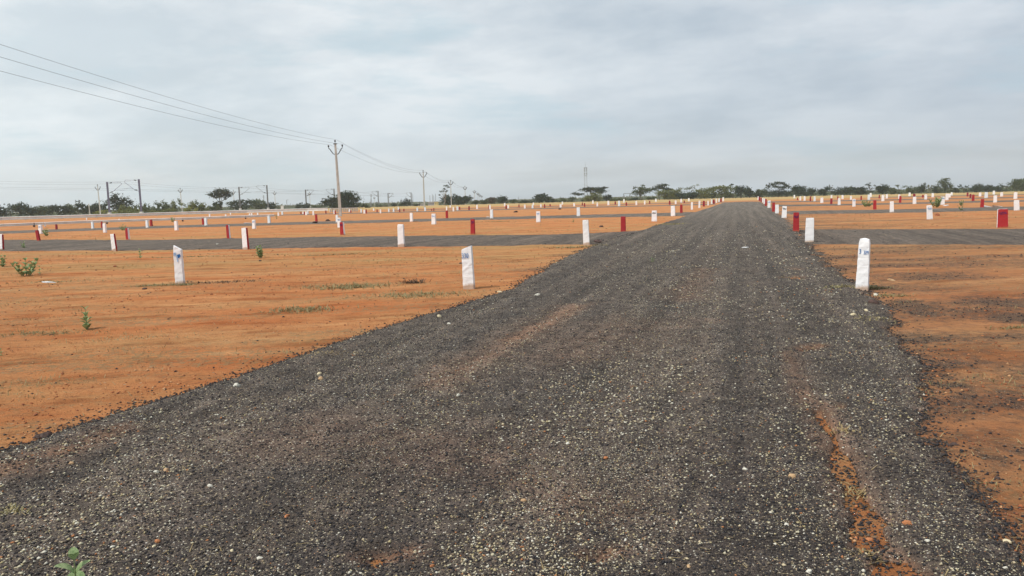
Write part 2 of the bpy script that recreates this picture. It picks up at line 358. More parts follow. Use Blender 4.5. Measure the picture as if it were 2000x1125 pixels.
def surf(name, mask, Z, mats, attrs):
    "the cells of the fan grid whose four corners touch mask, as one mesh"
    idx = np.arange(nr*nc).reshape(nr, nc)
    a = idx[:-1]; b = idx[1:]; c = np.roll(b, -1, 1); d = np.roll(a, -1, 1)
    F4 = np.stack([a, d, c, b], -1).reshape(-1, 4); mk = mask.reshape(-1)
    F4 = F4[mk[F4].any(1)]
    used, inv = np.unique(F4, return_inverse=True); F4 = inv.reshape(-1, 4)
    co = np.stack([GX.reshape(-1)[used], GY.reshape(-1)[used], Z.reshape(-1)[used]], -1)
    me = bpy.data.meshes.new(name); me.vertices.add(len(co)); me.vertices.foreach_set('co', co.reshape(-1).astype(np.float32))
    me.loops.add(len(F4)*4); me.loops.foreach_set('vertex_index', F4.reshape(-1).astype(np.int32))
    me.polygons.add(len(F4)); me.polygons.foreach_set('loop_start', np.arange(0, len(F4)*4, 4, dtype=np.int32))
    me.polygons.foreach_set('use_smooth', np.ones(len(F4), bool)); me.update(calc_edges=True)
    for an, av in attrs.items():
        at_ = me.attributes.new(an, 'FLOAT', 'POINT'); at_.data.foreach_set('value', av.reshape(-1)[used].astype(np.float32))
    me.materials.append(mats); o = bpy.data.objects.new(name, me); C.objects.link(o); return o

grit = np.zeros_like(GX)
def blob(x, y, rx_, ry_, a):          # strewn grit: ellipse about a spot on the ground
    global grit
    p = at(x, y); d = np.hypot((GX-p.x)/rx_, (GY-p.y)/ry_); grit = np.maximum(grit, a*np.exp(-d**2))
for b_ in ((1800, 612, .35, .45, .9), (1775, 590, .4, .35, .8), (1860, 752, .22, .16, .85), (1840, 735, .25, .3, .7), (1770, 600, .9, .9, .75), (1950, 590, .8, 1.0, .78), (1990, 620, .7, .7, .8), (1880, 655, .5, .35, .55), (1800, 545, 2.0, .6, .55), (1780, 507, 3.0, .8, .62), (1900, 510, 3, .6, .55),
           (1650, 500, 1.5, .9, .6), (1950, 500, 3, .8, .6), (1900, 775, .7, .12, .7), (1990, 790, .4, .15, .65), (1970, 720, .5, .25, .45), (1900, 690, .5, .2, .45), (1960, 850, .3, .2, .45),
           (1060, 525, 1.2, .7, .55), (1110, 498, 1.2, 1.0, .5), (1700, 485, 6, .7, .6), (1900, 427, 8, 1.8, .4), (1960, 900, .25, .3, .4), (1700, 431, 6, 1.5, .55), (1850, 485, 6, .6, .55)): blob(*b_)
grit = np.maximum(grit, np.where(dip > .03, .12, 1)*np.where(sdroad < 0, .62*np.exp(sdroad/.22), .9)*(sdroad > -3)*(.35+.65*sideR))
grit = np.maximum(grit, sideR.clip(0, 1)*clipn(sdroad, -14, 0)*(sdroad < 0)*np.clip(.46+1.1*fbm(GX*.5, GY*1.6, 401, 4), 0, .70)*(GX > GY*.2))
mid = clipn(GY, 17, 22)*(1-clipn(GY, 42, 46))*(.9)+clipn(GY, 60, 90)*.3
mid = mid*(GX < GY*.33)+.5*mid*(GX >= GY*.33)
straw = clipn(DD, 165, 215)
Zg = g.copy()
ground = surf('ground', np.ones_like(GX, bool), Zg, M['dirt'], {'east': clipn(GX-GY*.3, 0, 1.5)*(1-clipn(DD, 14, 40)*.6), 'grit': grit, 'mid': mid, 'straw': straw}); tag(ground, kind='structure')
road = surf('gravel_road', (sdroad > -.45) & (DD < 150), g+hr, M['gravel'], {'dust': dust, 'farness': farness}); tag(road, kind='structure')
LANEH = []
for i, (u, l) in enumerate(lanesL+lanesR):
    pl = P2(u)+P2(l); ne = fbm(GX*1.3, GY*1.3, 60+i, 4)*np.clip(DD/60, .35, 1.4)
    s = sdf(GX, GY, pl)+ne
    h = np.where(s > 0, .05*(1-np.exp(-np.maximum(s, 0)/.3)), s*.2)-.006+fbm(GX*5, GY*5, 70+i, 3)*.02*(s > 0)
    LANEH.append((s, h))
    mk = (s > -.5) & (sdroad < .7) & (DD < 330)
    hh = h-np.where(sdroad > .1, .09*clipn(sdroad, .1, .5), 0)      # dives under the main road's gravel
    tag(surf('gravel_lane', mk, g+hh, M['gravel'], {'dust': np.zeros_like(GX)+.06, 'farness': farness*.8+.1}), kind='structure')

# bilinear lookup of the surface height for things that stand on it
Ztop = np.maximum(g, np.where(sdroad > -.4, g+hr, -9))
for s, h in LANEH: Ztop = np.maximum(Ztop, np.where(s > -.3, g+h, -9))
def zat(x, y):
    D = math.hypot(x, y); A = math.atan2(x, y); i = min(max(np.searchsorted(Ds, D), 1), nr-1); j = min(max(np.searchsorted(az, A), 1), nc-1)
    return float(max(Ztop[i, j], Ztop[i-1, j-1])*.5+min(Ztop[i, j-1], Ztop[i-1, j])*.5)
def zatv(x, y):
    D = np.hypot(x, y); A = np.arctan2(x, y); i = np.clip(np.searchsorted(Ds, D), 1, nr-1); j = np.clip(np.searchsorted(az, A), 1, nc-1)
    return (Ztop[i, j]+Ztop[i-1, j-1]+Ztop[i, j-1]+Ztop[i-1, j])/4
def roadv(x, y):
    D = np.hypot(x, y); A = np.arctan2(x, y); i = np.clip(np.searchsorted(Ds, D), 1, nr-1); j = np.clip(np.searchsorted(az, A), 1, nc-1)
    return hr[i, j] > .003
def grnd(x, y):
    p = at(x, y)
    for _ in range(3): p = at(x, y, zat(p.x, p.y)*(.0 if p.y > 60 else 1))
    p.z = zat(p.x, p.y); return p

# ------------------------------------------------------------------ marker posts
# x, base y, top y, colour, side colour, width px, lean px, extras
W_, R_ = 'w', 'r'
posts = [
 (3, 487, 458, 'w', 'r', 9, -1), (76, 470, 450, 'r', 'r', 6, -4), (79.8, 457, 439.5, 'w', 'w', 7, -2, 'smudge'), (88, 442.5, 434.5, 'w', 'w', 3, 0), (110.6, 448.6, 439, 'r', 'r', 3.6, -1),
 (181.5, 447.7, 433.7, 'w', 'w', 4.5, -1), (199.5, 446, 434, 'r', 'r', 3, 0), (205.5, 454.7, 436.6, 'w', 'w', 6, -1), (224, 487.6, 457.4, 'w', 'r', 9.5, -4), (250, 467.8, 446, 'r', 'w', 6.5, -2),
 (288, 445.6, 431, 'w', 'w', 5, -1), (296, 442.5, 430, 'r', 'r', 4.5, -1), (345, 450.4, 432, 'w', 'w', 6.5, -1.5), (169.4, 429.4, 425, 'w', 'w', 1.8, 0), (233, 433, 427.5, 'w', 'w', 2, 0),
 (397, 439, 427, 'r', 'r', 3.5, 0), (402.5, 441.6, 426.6, 'w', 'w', 5, -1), (409.7, 424.7, 418, 'w', 'w', 2.6, 0), (441.4, 426, 419, 'w', 'w', 3, 0), (450.5, 419.8, 416, 'w', 'w', 2, 0),
 (488, 425.5, 417.5, 'w', 'w', 3, 0), (492, 423.6, 416.8, 'w', 'w', 2.6, 0), (503.7, 422.4, 416, 'w', 'w', 2.4, -.5), (447, 466, 440, 'r', 'w', 7, -2.5), (480.5, 484.5, 445.8, 'w', 'r', 12, -3),
 (496.5, 447.4, 429.7, 'w', 'w', 6.5, 0, 'smudge'), (526, 437, 422.4, 'w', 'w', 5, -.5), (544, 422, 415.4, 'w', 'w', 3, 0), (551.7, 420.3, 414, 'w', 'w', 3, -.5), (588, 418.9, 414.5, 'r', 'r', 2, 0),
 (592, 418, 413.3, 'w', 'w', 2.4, 0), (594.7, 420, 414.4, 'r', 'r', 2.4, 0), (598.2, 420.6, 413.4, 'w', 'w', 3.4, -.5), (601.6, 418.9, 412, 'w', 'w', 2.6, -.4), (612.2, 421, 412.8, 'w', 'w', 3, 0), (618.2, 432.9, 419.4, 'r', 'r', 4, -.6),
 (636.7, 417.5, 411.6, 'r', 'r', 2, 0), (652.8, 418.5, 410.8, 'w', 'w', 2.2, 0), (654.8, 419.3, 411.5, 'r', 'r', 2.2, 0), (658.6, 435.5, 421, 'w', 'w', 4.5, -.5), (663, 444.8, 425.6, 'w', 'w', 6.6, 0, 'smudge'), (669.5, 457.9, 434.5, 'r', 'w', 8, -2, 'smudge'),
 (682.7, 413.6, 408.4, 'w', 'w', 2.4, 0), (685.3, 415.9, 411, 'r', 'r', 2, 0), (705.8, 415.9, 408.8, 'w', 'w', 2.6, 0), (712, 417.4, 410.3, 'w', 'w', 3.4, 0), (715.5, 417.4, 409.3, 'r', 'r', 2.2, 0),
 (730, 411.8, 407, 'w', 'w', 2.4, 0), (736.6, 414.6, 409, 'r', 'r', 2, 0), (743.3, 416.8, 409.3, 'w', 'w', 2.6, 0), (759.7, 415, 408.4, 'w', 'w', 2.6, 0), (769, 415, 408, 'w', 'w', 2.8, 0),
 (778.3, 410.3, 404.7, 'w', 'w', 2.6, 0), (780.8, 415, 408.6, 'r', 'r', 2, 0), (789, 413, 407.8, 'r', 'r', 2, 0), (803.8, 433.2, 416.4, 'w', 'w', 5.6, -1), (815.3, 413.4, 406.5, 'w', 'w', 2.8, 0),
 (830.5, 413, 405.6, 'w', 'w', 3.2, 0), (843, 412, 408, 'r', 'r', 1.6, 0), (847.4, 412.5, 407, 'r', 'r', 1.8, 0), (847.5, 438.3, 418, 'w', 'w', 8, -.6, 'smudge'), (784, 478, 439, 'w', 'w', 13, -1.5),
 (873, 426.7, 412, 'r', 'r', 4.4, -.5), (872.5, 411.2, 403.7, 'w', 'w', 2.4, 0), (879.5, 405.6, 401, 'w', 'w', 2.2, 0), (885.7, 413, 404.7, 'w', 'w', 2.8, 0), (893.7, 411.2, 403.7, 'w', 'w', 3.2, 0),
 (898, 409.7, 404, 'r', 'r', 2.2, 0), (916.2, 410.8, 403.4, 'r', 'r', 2.6, 0), (923.7, 456.6, 428.6, 'r', 'r', 8.8, -.5, 'smudge'), (932, 408.5, 400, 'w', 'w', 3, 0), (957.2, 408.8, 400.6, 'w', 'w', 3, 0), (955, 408.6, 401, 'r', 'r', 1.6, 0),
 (960.3, 428, 411, 'w', 'w', 5.6, 0), (985.8, 403, 396.8, 'w', 'w', 2.8, 0), (988.8, 408.8, 401.8, 'r', 'r', 2.8, 0), (992.7, 407, 400, 'w', 'w', 3, 0), (1013.7, 405.5, 399.8, 'r', 'r', 2, 0),
 (1025.2, 407.3, 400, 'w', 'w', 3, 0), (1041.8, 401, 395.8, 'w', 'w', 2.6, 0), (1040.3, 407.4, 400.7, 'w', 'w', 3.2, 0), (1056.5, 405, 398.8, 'w', 'w', 3, 0), (1063.8, 406, 399, 'r', 'r', 2.4, 0),
 (1074.5, 403.7, 399, 'r', 'r', 2.2, 0), (1051.5, 434, 413.3, 'w', 'w', 8, -.3, 'smudge'), (1095, 405.5, 399, 'w', 'w', 3.6, 0), (1098.5, 399.8, 394, 'w', 'w', 2.6, 0), (1121.5, 403.3, 396.8, 'w', 'w', 3.2, 0),
 (1129.9, 423.5, 406.6, 'w', 'w', 6.4, -.4), (1137.5, 401.8, 396, 'r', 'r', 2, 0), (1141.8, 404, 397, 'r', 'r', 2.6, 0), (1145.5, 475.3, 430.6, 'w', 'w', 12.5, -2, 'tallleft'), (1158, 398, 391.6, 'w', 'w', 3, 0),
 (1166.7, 403.3, 395.8, 'w', 'w', 2.8, 0), (1188.4, 401, 392.5, 'w', 'w', 3.6, 0), (1201.8, 399.5, 393.5, 'r', 'r', 2.6, 0), (1209.2, 403.3, 393, 'w', 'w', 4.2, 0), (1218.7, 395.8, 389, 'w', 'w', 2.8, 0),
 (1223.3, 402, 395.5, 'r', 'r', 2.8, 0), (1217.5, 452.3, 423.5, 'r', 'r', 10, 0), (1243, 400.6, 393, 'w', 'w', 3.2, 0), (1259.2, 399.5, 392, 'w', 'w', 2.8, 0), (1269, 398.5, 392.8, 'r', 'r', 2.2, 0),
 (1281, 394, 388, 'w', 'w', 2.8, 0), (1278, 432.8, 411.8, 'w', 'w', 10, 0, 'smudge'), (1308, 400, 392.3, 'r', 'r', 3, 0), (1314.7, 422, 402.5, 'w', 'w', 8.2, -.5), (1319.8, 399, 392, 'w', 'w', 3.2, 0),
 (1330.5, 395.8, 388.7, 'w', 'w', 3, 0), (1330.7, 416.5, 400.7, 'r', 'r', 5, -.3), (1336.5, 396.8, 392, 'r', 'r', 2.4, 0), (1345.5, 393, 387, 'w', 'w', 3, 0), (1351.3, 409.5, 395, 'w', 'r', 4, 0), (1365.8, 406, 392, 'w', 'r', 3.6, 0),
 (1374.7, 403.3, 392.5, 'r', 'r', 4.2, 0), (1383, 401.5, 392.5, 'w', 'w', 2.6, 0), (1390, 399.2, 390.2, 'w', 'w', 2.8, 0), (1394.2, 398.5, 390.5, 'r', 'r', 4, 0), (1399.2, 396.5, 388.5, 'w', 'w', 2.4, 0),
 (1404.4, 395, 388.3, 'w', 'w', 2.4, 0), (1408, 394.5, 388.3, 'r', 'r', 3.4, 0), (1412.5, 393.2, 385.5, 'w', 'w', 3, 0),
 (1480.6, 390.6, 383.5, 'w', 'w', 2, 0), (1482.4, 391.6, 385, 'r', 'r', 2, 0), (1484, 392.8, 385, 'r', 'r', 2.4, 0), (1486.8, 394.4, 386.5, 'r', 'r', 2.4, 0), (1489.6, 396, 387, 'w', 'w', 2.2, 0), (1492.6, 398.4, 388, 'w', 'w', 2.8, 0),
 (1495.8, 402.4, 389.3, 'r', 'r', 3.6, 0), (1502, 406.4, 392.3, 'w', 'w', 5.6, 0, 'smudge'), (1510.7, 414, 396.5, 'r', 'r', 5.6, 0), (1517.4, 417, 400, 'w', 'w', 7, .6), (1531.3, 426, 403, 'w', 'w', 9, 1.2, 'smudge'),
 (1554.8, 451, 415.9, 'r', 'r', 11.5, .4, 'smudge'), (1580.8, 471.2, 426.6, 'w', 'w', 16.5, 0, 'broad'), (1551.5, 387.5, 381, 'w', 'w', 2.8, 0), (1557.6, 391, 386, 'r', 'r', 2.2, 0), (1563, 391.5, 383.7, 'w', 'w', 3, 0),
 (1571.5, 392, 383, 'w', 'w', 3.4, 0), (1582.7, 393.3, 384.3, 'r', 'r', 2.8, 0), (1590.9, 393.6, 384.3, 'w', 'w', 3.6, 0), (1605, 396.5, 386.4, 'w', 'w', 5.2, 0), (1624, 387.2, 381, 'w', 'w', 2.8, 0),
 (1623.5, 398.4, 387.7, 'r', 'r', 4, 0), (1636.3, 389.6, 383.5, 'r', 'r', 2.4, 0), (1645.6, 388.8, 381, 'w', 'w', 3.6, 0), (1638.9, 400.8, 388, 'w', 'w', 4.8, 0), (1662, 390, 382.7, 'w', 'w', 3.4, 0),
 (1667.7, 403.2, 388.3, 'w', 'w', 5.4, 0, 'smudge'), (1682, 390.4, 382.7, 'r', 'r', 2.6, 0), (1696.8, 391.2, 380.8, 'w', 'w', 4.2, 0), (1700.5, 384.8, 377, 'w', 'w', 3.6, .5), (1708.5, 409.2, 391.5, 'r', 'r', 5.8, 0),
 (1717.3, 387.2, 380.8, 'r', 'r', 2.4, 0), (1724.3, 393, 381, 'w', 'w', 5, .5), (1732, 387.5, 379.2, 'w', 'w', 3.6, 0), (1741.6, 414.4, 394, 'w', 'w', 7, 0), (1756.2, 388, 379.7, 'w', 'w', 3.4, 0), (1758, 396, 383, 'r', 'r', 4, 0),
 (1776.5, 383.2, 376.3, 'w', 'w', 3.8, 0), (1786, 398.4, 384.8, 'w', 'w', 5.8, 0), (1785.5, 384.5, 379, 'r', 'r', 4, 0), (1802.4, 385.6, 380.5, 'r', 'r', 3, 0), (1808, 390, 380.5, 'w', 'w', 4.2, 0), (1821.6, 385.3, 377.3, 'w', 'w', 3.8, 0),
 (1816, 428.8, 401.6, 'w', 'w', 10, -1, 'smudge'), (1840.6, 400, 384.3, 'w', 'w', 6.8, .5, 'smudge'), (1849.3, 391.2, 378.7, 'w', 'w', 5, 0), (1854.4, 385.6, 378.4, 'w', 'w', 3.6, .5), (1858.6, 381.6, 375.7, 'w', 'w', 3.2, .5),
 (1889.6, 383.5, 376.3, 'r', 'r', 3, 0), (1895.2, 386.7, 379, 'r', 'r', 3.2, 0), (1900.3, 393.6, 381.3, 'r', 'r', 4.4, 0), (1918, 405.6, 389.3, 'r', 'r', 6, 0), (1914, 383.7, 376.3, 'w', 'w', 4, 0), (1926, 387.2, 376, 'w', 'w', 5, 0),
 (1941, 380, 372.8, 'w', 'w', 3.6, 0), (1943.6, 395.5, 382, 'w', 'w', 5.6, 0), (1956.3, 384, 376, 'w', 'w', 4.2, 0), (1983, 388.8, 376, 'w', 'w', 5.6, 0), (1985.7, 411.2, 391.2, 'w', 'w', 8.6, -.3), (1957.8, 444, 408.8, 'r', 'w', 19, .6, 'smudge'),
 (352, 551.5, 484, 'w', 'w', 17, -5, 'scrawl'), (916, 557.5, 484, 'w', 'w', 22.5, -4.0, '330'), (1684, 562, 468, 'w', 'w', 22.5, 5.2, '3 329'),
]
DIG = {'3': [(0, .95), (.3, 1), (.65, .95), (.75, .78), (.6, .6), (.3, .55), (.65, .48), (.85, .28), (.65, .06), (.3, 0), (0, .1)],
       '0': [(.4, 1), (.1, .8), (0, .45), (.15, .1), (.45, 0), (.8, .15), (.9, .55), (.75, .9), (.4, 1)],
       '2': [(0, .85), (.3, 1), (.65, .95), (.75, .7), (.45, .35), (0, 0), (.8, .04)],
       '9': [(.75, .75), (.5, .98), (.15, .9), (.1, .65), (.4, .52), (.75, .7), (.8, .95), (.75, .5), (.6, .1), (.3, 0)],
       '8': [(.4, .55), (.1, .75), (.35, 1), (.7, .85), (.5, .6), (.15, .3), (.2, .05), (.5, 0), (.8, .2), (.6, .45), (.4, .55)]}
def strokes(mb, pts, w, y):
    for (a, b) in zip(pts[:-1], pts[1:]):
        a = Vector(a); b = Vector(b); d = (b-a); L = d.length
        if L < 1e-6: continue
        d /= L; n = Vector((-d.y, d.x)); a2 = a-d*w*.4; b2 = b+d*w*.4
        q = [a2+n*w/2, a2-n*w/2, b2-n*w/2, b2+n*w/2]
        v = [(p.x, y, p.y) for p in q]+[(p.x, y+.002, p.y) for p in q]
        mb.add(v, [(0, 1, 2, 3), (7, 6, 5, 4), (0, 4, 5, 1), (1, 5, 6, 2), (2, 6, 7, 3), (3, 7, 4, 0)])
def write(name, text, parent, x0, z0, h, w, sp, y, m, sw=.012, drop=0):
    for i, ch in enumerate(text):
        if ch == ' ': continue
        mb = MB(); strokes(mb, [(x0+i*sp+u*w, z0-drop*i+v*h) for u, v in DIG[ch]], sw, y)
        mb.build(name, m, parent)
LM = [(-50, 'the left frame edge'), (152, 'the dark guardrail post'), (216, 'the left near railway mast'), (277, 'the right near railway mast'), (357, 'the lone forked pole in olive scrub'), (430, 'the tall round-headed tree'),
      (468, 'the second left railway mast'), (523, 'the second right railway mast'), (551, 'the small white far wall'), (606, 'the forked pole by the third mast'), (640, 'the big dark double tree'), (667, 'the big forked concrete pole'), (698, 'the dark double tree end'), (738, 'the tall mast right of the big pole'), (758, 'the bracketed mast beyond the field'),
      (793, 'the lone dark bush'), (828, 'the second forked concrete pole'), (856, 'the small yellow building'), (882, 'the third forked concrete pole'), (909, 'the fourth forked concrete pole'), (940, 'the last tiny forked pole'), (960, 'the round brownish bush'), (980, 'the dark bush beside the brownish one'),
      (1013, 'the low scrub right of the brown bush'), (1058, 'the round dark lone tree'), (1110, 'the low grey-green shrub'), (1143, 'the lattice tower'), (1160, 'the bright green bush'), (1186, 'the little dark bush near the tower'), (1224, 'the small far gantry'), (1254, 'the olive tree on one trunk'),
      (1287, 'the dark umbrella tree trunk'), (1310, 'the long olive flat-topped tree'), (1345, 'the pale feathery tree'), (1370, 'the olive tree before the road end'), (1408, 'the broad olive umbrella tree'), (1474, 'the road at its far end'), (1520, 'the arched spreading tree'), (1560, 'the dark tree right of the arched one'),
      (1609, 'the small dark lone shrub'), (1637, 'the second small dark shrub'), (1665, 'the wide low dark thicket'), (1700, 'the bare-topped tree'), (1725, 'the round dark shrub'), (1758, 'the sparse-topped shrub'), (1800, 'the upright small tree'), (1817, 'the thin wispy tree'),
      (1847, 'the tallest tree at right'), (1882, 'the shrub right of the tallest tree'), (1908, 'the first shrub of the right thicket'), (1945, 'the right thicket middle'), (1968, 'the right thicket end')]
def size_class(h): return 'tiny' if h < 9.6 else ('small' if h < 15.5 else 'mid-size')
OW = ['first', 'second', 'third', 'fourth', 'fifth', 'sixth', 'seventh', 'eighth', 'ninth', 'tenth']
SPEC = {3: 'white marker post with red side, cut by the left edge beside the wide lane', 224: 'leaning white marker post with red side on near edge of left lane', 480.5: 'white post with dark red side, second from left big pair on lane edge',
 784: 'tall white marker post with notched foot standing alone on the near lane edge', 1145.5: 'rough white marker post where the first left lane meets the road', 352: 'near white marker post with blue scrawl and grey right side in red field',
 916: 'near white marker post painted with blue number 330 left of the road', 1684: 'nearest white marker post with blue 3 329 right of the road', 1580.8: 'broad white post with earth-stained foot at right road corner', 1554.8: 'tall red post beside broad white post at right road edge',
 1957.8: 'wide red marker post with white left edge and purple smudge, far right', 1217.5: 'red ribbed marker post by the left road edge above the first lane', 923.7: 'red marker post with purple number smudge beyond the first left lane',
 669.5: 'red post with white right edge under the big forked pole', 447: 'leaning red post just left of the white post with dark red side', 250: 'leaning red post with white right side behind the left lane', 76: 'leaning red post at far left behind the lane, before a white one',
 1816: 'white post with pale blue top mark, dark bush behind its head', 1278: 'white post with faint number on grassy corner left of the road', 1531.3: 'white post with grey number on the right road edge', 1314.7: 'white post on road corner where second left lane begins', 663: 'white post with pale blue top band at the big pole foot'}
cnt = {}; used = set()
for i, p in sorted(enumerate(posts), key=lambda t: t[1][0]):
    x, yb, yt, c, s_, w, lean = p[:7]; ex = p[7] if len(p) > 7 else None
    b = at(x, yb); b.z = 0; zz = zat(b.x, b.y)
    if b.y < 60: b = at(x, yb, zz)
    b.z = zz; hpx = yb-yt; k = b.y/math.cos(PITCH)/F
    Hh = hpx*k*1.01; wf = w*k; thin = wf*(.50 if hpx > 25 else .6)
    if x == 1957.8: thin = wf*.45
    wf *= .93
    col = {'w': 'white', 'r': 'red'}[c]
    cls = size_class(hpx); lm = max([l for l in LM if l[0] <= x], key=lambda l: l[0]); key = (lm[1], c, cls); cnt[key] = cnt.get(key, 0)+1
    lab = SPEC.get(x) or f'{cls} {col} marker post, {OW[cnt[key]-1]} such right of {lm[1]}'
    assert lab not in used, lab
    used.add(lab)
    lr = math.atan2(lean, hpx)-math.atan2((x-CX)*.1153/F*1.0*hpx, hpx)+ROLL*1.0
    if abs(lean) < 1e-6 or hpx < 20: lr = random.uniform(-.02, .02)
    e = None
    # body: stacked rings, slightly uneven, chipped rounded top
    mb = MB(); near = hpx > 25
    nz = 14 if near else (6 if hpx > 13 else 3)
    jit = (.008 if near else .012)
    ringz = [-.12]+[Hh*t/(nz-1) for t in range(nz)]
    V = []; ns = 3 if near else 1                     # points per side
    for zi, z in enumerate(ringz):
        t = max(z, 0)/Hh; tw = 1.06-.10*t; tt = 1
        if ex == '3 329': tw = 1.10-.16*t
        if t > .999: tw *= (.84 if ex == '3 329' else .95) if near else .95
        top = zi == len(ringz)-1
        for q in range(4):
            a0 = [(-1, -1), (1, -1), (1, 1), (-1, 1)][q]; a1 = [(-1, -1), (1, -1), (1, 1), (-1, 1)][(q+1) % 4]
            for m_ in range(ns):
                f_ = m_/ns; u = a0[0]+(a1[0]-a0[0])*f_; v_ = a0[1]+(a1[1]-a0[1])*f_
                if near and m_ == 0: u *= .955; v_ *= .955
                jz = 0
                if ex == '330' and top: jz = (.035*u)*Hh/.75
                if ex == 'scrawl' and top: jz = -.045*u*Hh/.75
                V.append((u*wf/2*tw+random.uniform(-jit, jit)*.45, v_*thin/2*tw+random.uniform(-jit, jit)*.45, z+jz+(random.uniform(-jit, jit)*.5 if zi > 1 else 0)))
    n = 4*ns; Fs = []; Ms = []
    for zi in range(len(ringz)-1):
        for q in range(n):
            a = zi*n+q; bq = zi*n+(q+1) % n; Fs.append((a, bq, bq+n, a+n)); Ms.append(0 if q//ns in (0, 2) else 1)
    Fs.append(tuple(range(len(V)-n, len(V)))); Ms.append(0)
    if near:                                            # small crowned cap
        V.append((0, 0, Hh*(1.02 if ex == '3 329' else 1.0)+.004)); Fs.pop(); Ms.pop()
        for q in range(n): Fs.append((len(V)-1-n+q, len(V)-1-n+(q+1) % n, len(V)-1)); Ms.append(0 if s_ == c or x != 1957.8 else 1)
    mb.v = V; mb.f = Fs; mb.m = Ms
    rz = -RD+random.uniform(-.07, .07)
    if ex == '330': rz = -RD*.75
    if ex == 'scrawl': rz = -.05
    if ex == '3 329': rz = -.62
    if x == 1957.8: rz = -.45
    rot = (Matrix.Rotation(lr, 3, 'Y') @ Matrix.Rotation(rz, 3, 'Z')).to_euler()
    cm = {'w': M['white'], 'r': M['red'] if hpx > 11 else M['darkred']}
    if ex:
        e = empty('marker_post', b, rot); o = mb.build('body', [cm[c], cm[s_]], e)
    else:
        e = o = mb.build('marker_post', [cm[c], cm[s_]]); o.location = b; o.rotation_euler = rot
    tag(e, lab, 'marker post', 'red and white plot marker posts')
    yf = -thin/2*1.02-.008
    if ex == 'smudge':
        md = MB(); mm = M['palebl'] if c == 'w' else M['purple']
        if x in (1531.3, 1278): mm = M['mastgrey']
        zc = Hh*.80; a_ = wf*.36
        sw = max(.02, 1.0*k)
        strokes(md, [(-a_+a_*2*t/9, zc+random.uniform(-.5, .5)*Hh*.08) for t in range(10)], sw, yf)
        strokes(md, [(-a_*.8+a_*1.6*t/5, zc-.06*Hh+random.uniform(-.5, .5)*Hh*.06) for t in range(6)], sw*.7, yf)
        md.build('painted_mark', mm, e)
    if ex == '330': write('painted_digit', '330', e, -wf*.43, Hh*.73, Hh*.12, wf*.16, wf*.225, yf, M['blue'], .0085)
    if ex == '3 329':
        write('painted_digit', '3', e, -wf*.36, Hh*.71, Hh*.085, wf*.15, wf*.2, yf, M['blue'], .008)
        write('painted_digit', '329', e, wf*.03, Hh*.70, Hh*.065, wf*.11, wf*.145, yf, M['blue'], .0065)
    if ex == 'scrawl':
        for (pts, m_) in (([(-.40, .82), (-.20, .85), (-.15, .80), (-.38, .78), (-.35, .84), (-.18, .80)], 'palebl'), ([(.05, .78), (.30, .80), (.38, .76), (.18, .71), (.10, .76), (.25, .79), (.2, .73)], 'blue'),
                          ([(-.1, .78), (-.02, .72), (0, .65), (.02, .60)], 'palebl')):
            md = MB(); strokes(md, [(u*wf, v*Hh) for u, v in pts], .02, yf); md.build('painted_scrawl', M[m_], e)

# ------------------------------------------------------------------ forked concrete poles and wires
def forked_pole(x, ytop, Y, label, h_fork=.19, scale=1, detail=True, group='forked concrete power poles', lean=0, m='concrete'):
    t = far(x, ytop, Y); z0 = float(terrain(math.hypot(t.x, t.y))); Hp = t.z-z0
    e = empty('power_pole', (t.x, t.y, z0), (0, lean, 0)); tag(e, label, 'power pole', group)
    s = Hp/9.3*scale; mb = MB(); mb.box((0, 0, Hp*.47-.2), (.36*s, .24*s, Hp*.94+.4), 0, 0, .58); mb.build('shaft', M[m], e)
    if detail and Y < 250:                     # recessed web of the prestressed pole
        mb = MB(); mb.box((0, -.105*s, Hp*.45), (.14*s, .012, Hp*.70), 0, 0, .75); mb.build('web_strip', M[m], e)
    r = .045*s*max(1, Y/120); zf = Hp*(1-h_fork); aw = .88*s; ah = .72*s
    mb = MB(); mb.tube([(-aw, 0, zf+ah), (-aw*.85, 0, zf+ah), (-.32*s, 0, zf+.06), (-.12*s, 0, zf), (.12*s, 0, zf), (.32*s, 0, zf+.06), (aw*.85, 0, zf+ah), (aw, 0, zf+ah)], r*1.15, 6); mb.build('fork_arm', M['iron'], e)
    mb = MB(); mb.box((0, 0, Hp*.945), (.42*s, .2*s, .10*s)); mb.build('top_clamp', M['iron'], e)
    tips = []
    for (u, zb) in ((-aw*.95, zf+ah), (aw*.95, zf+ah), (0, Hp*.95)):
        mb = MB(); k = max(1, Y/150); mb.tube([(u, 0, zb), (u, 0, zb+.12*s), (u, 0, zb+.14*s), (u, 0, zb+.24*s), (u, 0, zb+.36*s), (u, 0, zb+.42*s)], [.012*k, .012*k, .05*s*k, .09*s*k, .10*s*k, .04*s*k], 8)
        mb.build('insulator', M['iron'], e, True); tips.append(Vector((t.x+u, t.y, z0+zb+.44*s)))
    return tips
PL = [(657.4, 272.5, 98, 'big forked concrete power pole standing in the left field'), (826.3, 332, 203, 'second forked concrete power pole, right of the big one'), (880, 351.5, 303, 'third forked concrete pole in front of dark trees'),
      (908, 363, 405, 'fourth forked pole of the receding line, right of dark trees'), (926.5, 371.5, 520, 'fifth and smaller forked pole of the receding line'), (933.2, 376, 635, 'sixth small forked pole of the receding line'),
      (936.8, 379.5, 760, 'seventh tiny forked pole of the receding line'), (940.8, 382, 900, 'last and tiniest forked pole of the receding line')]
tips = [forked_pole(x, y, Y, l, lean=(-.022 if Y < 120 else 0), scale=(1 if Y < 500 else 1.05)) for x, y, Y, l in PL]
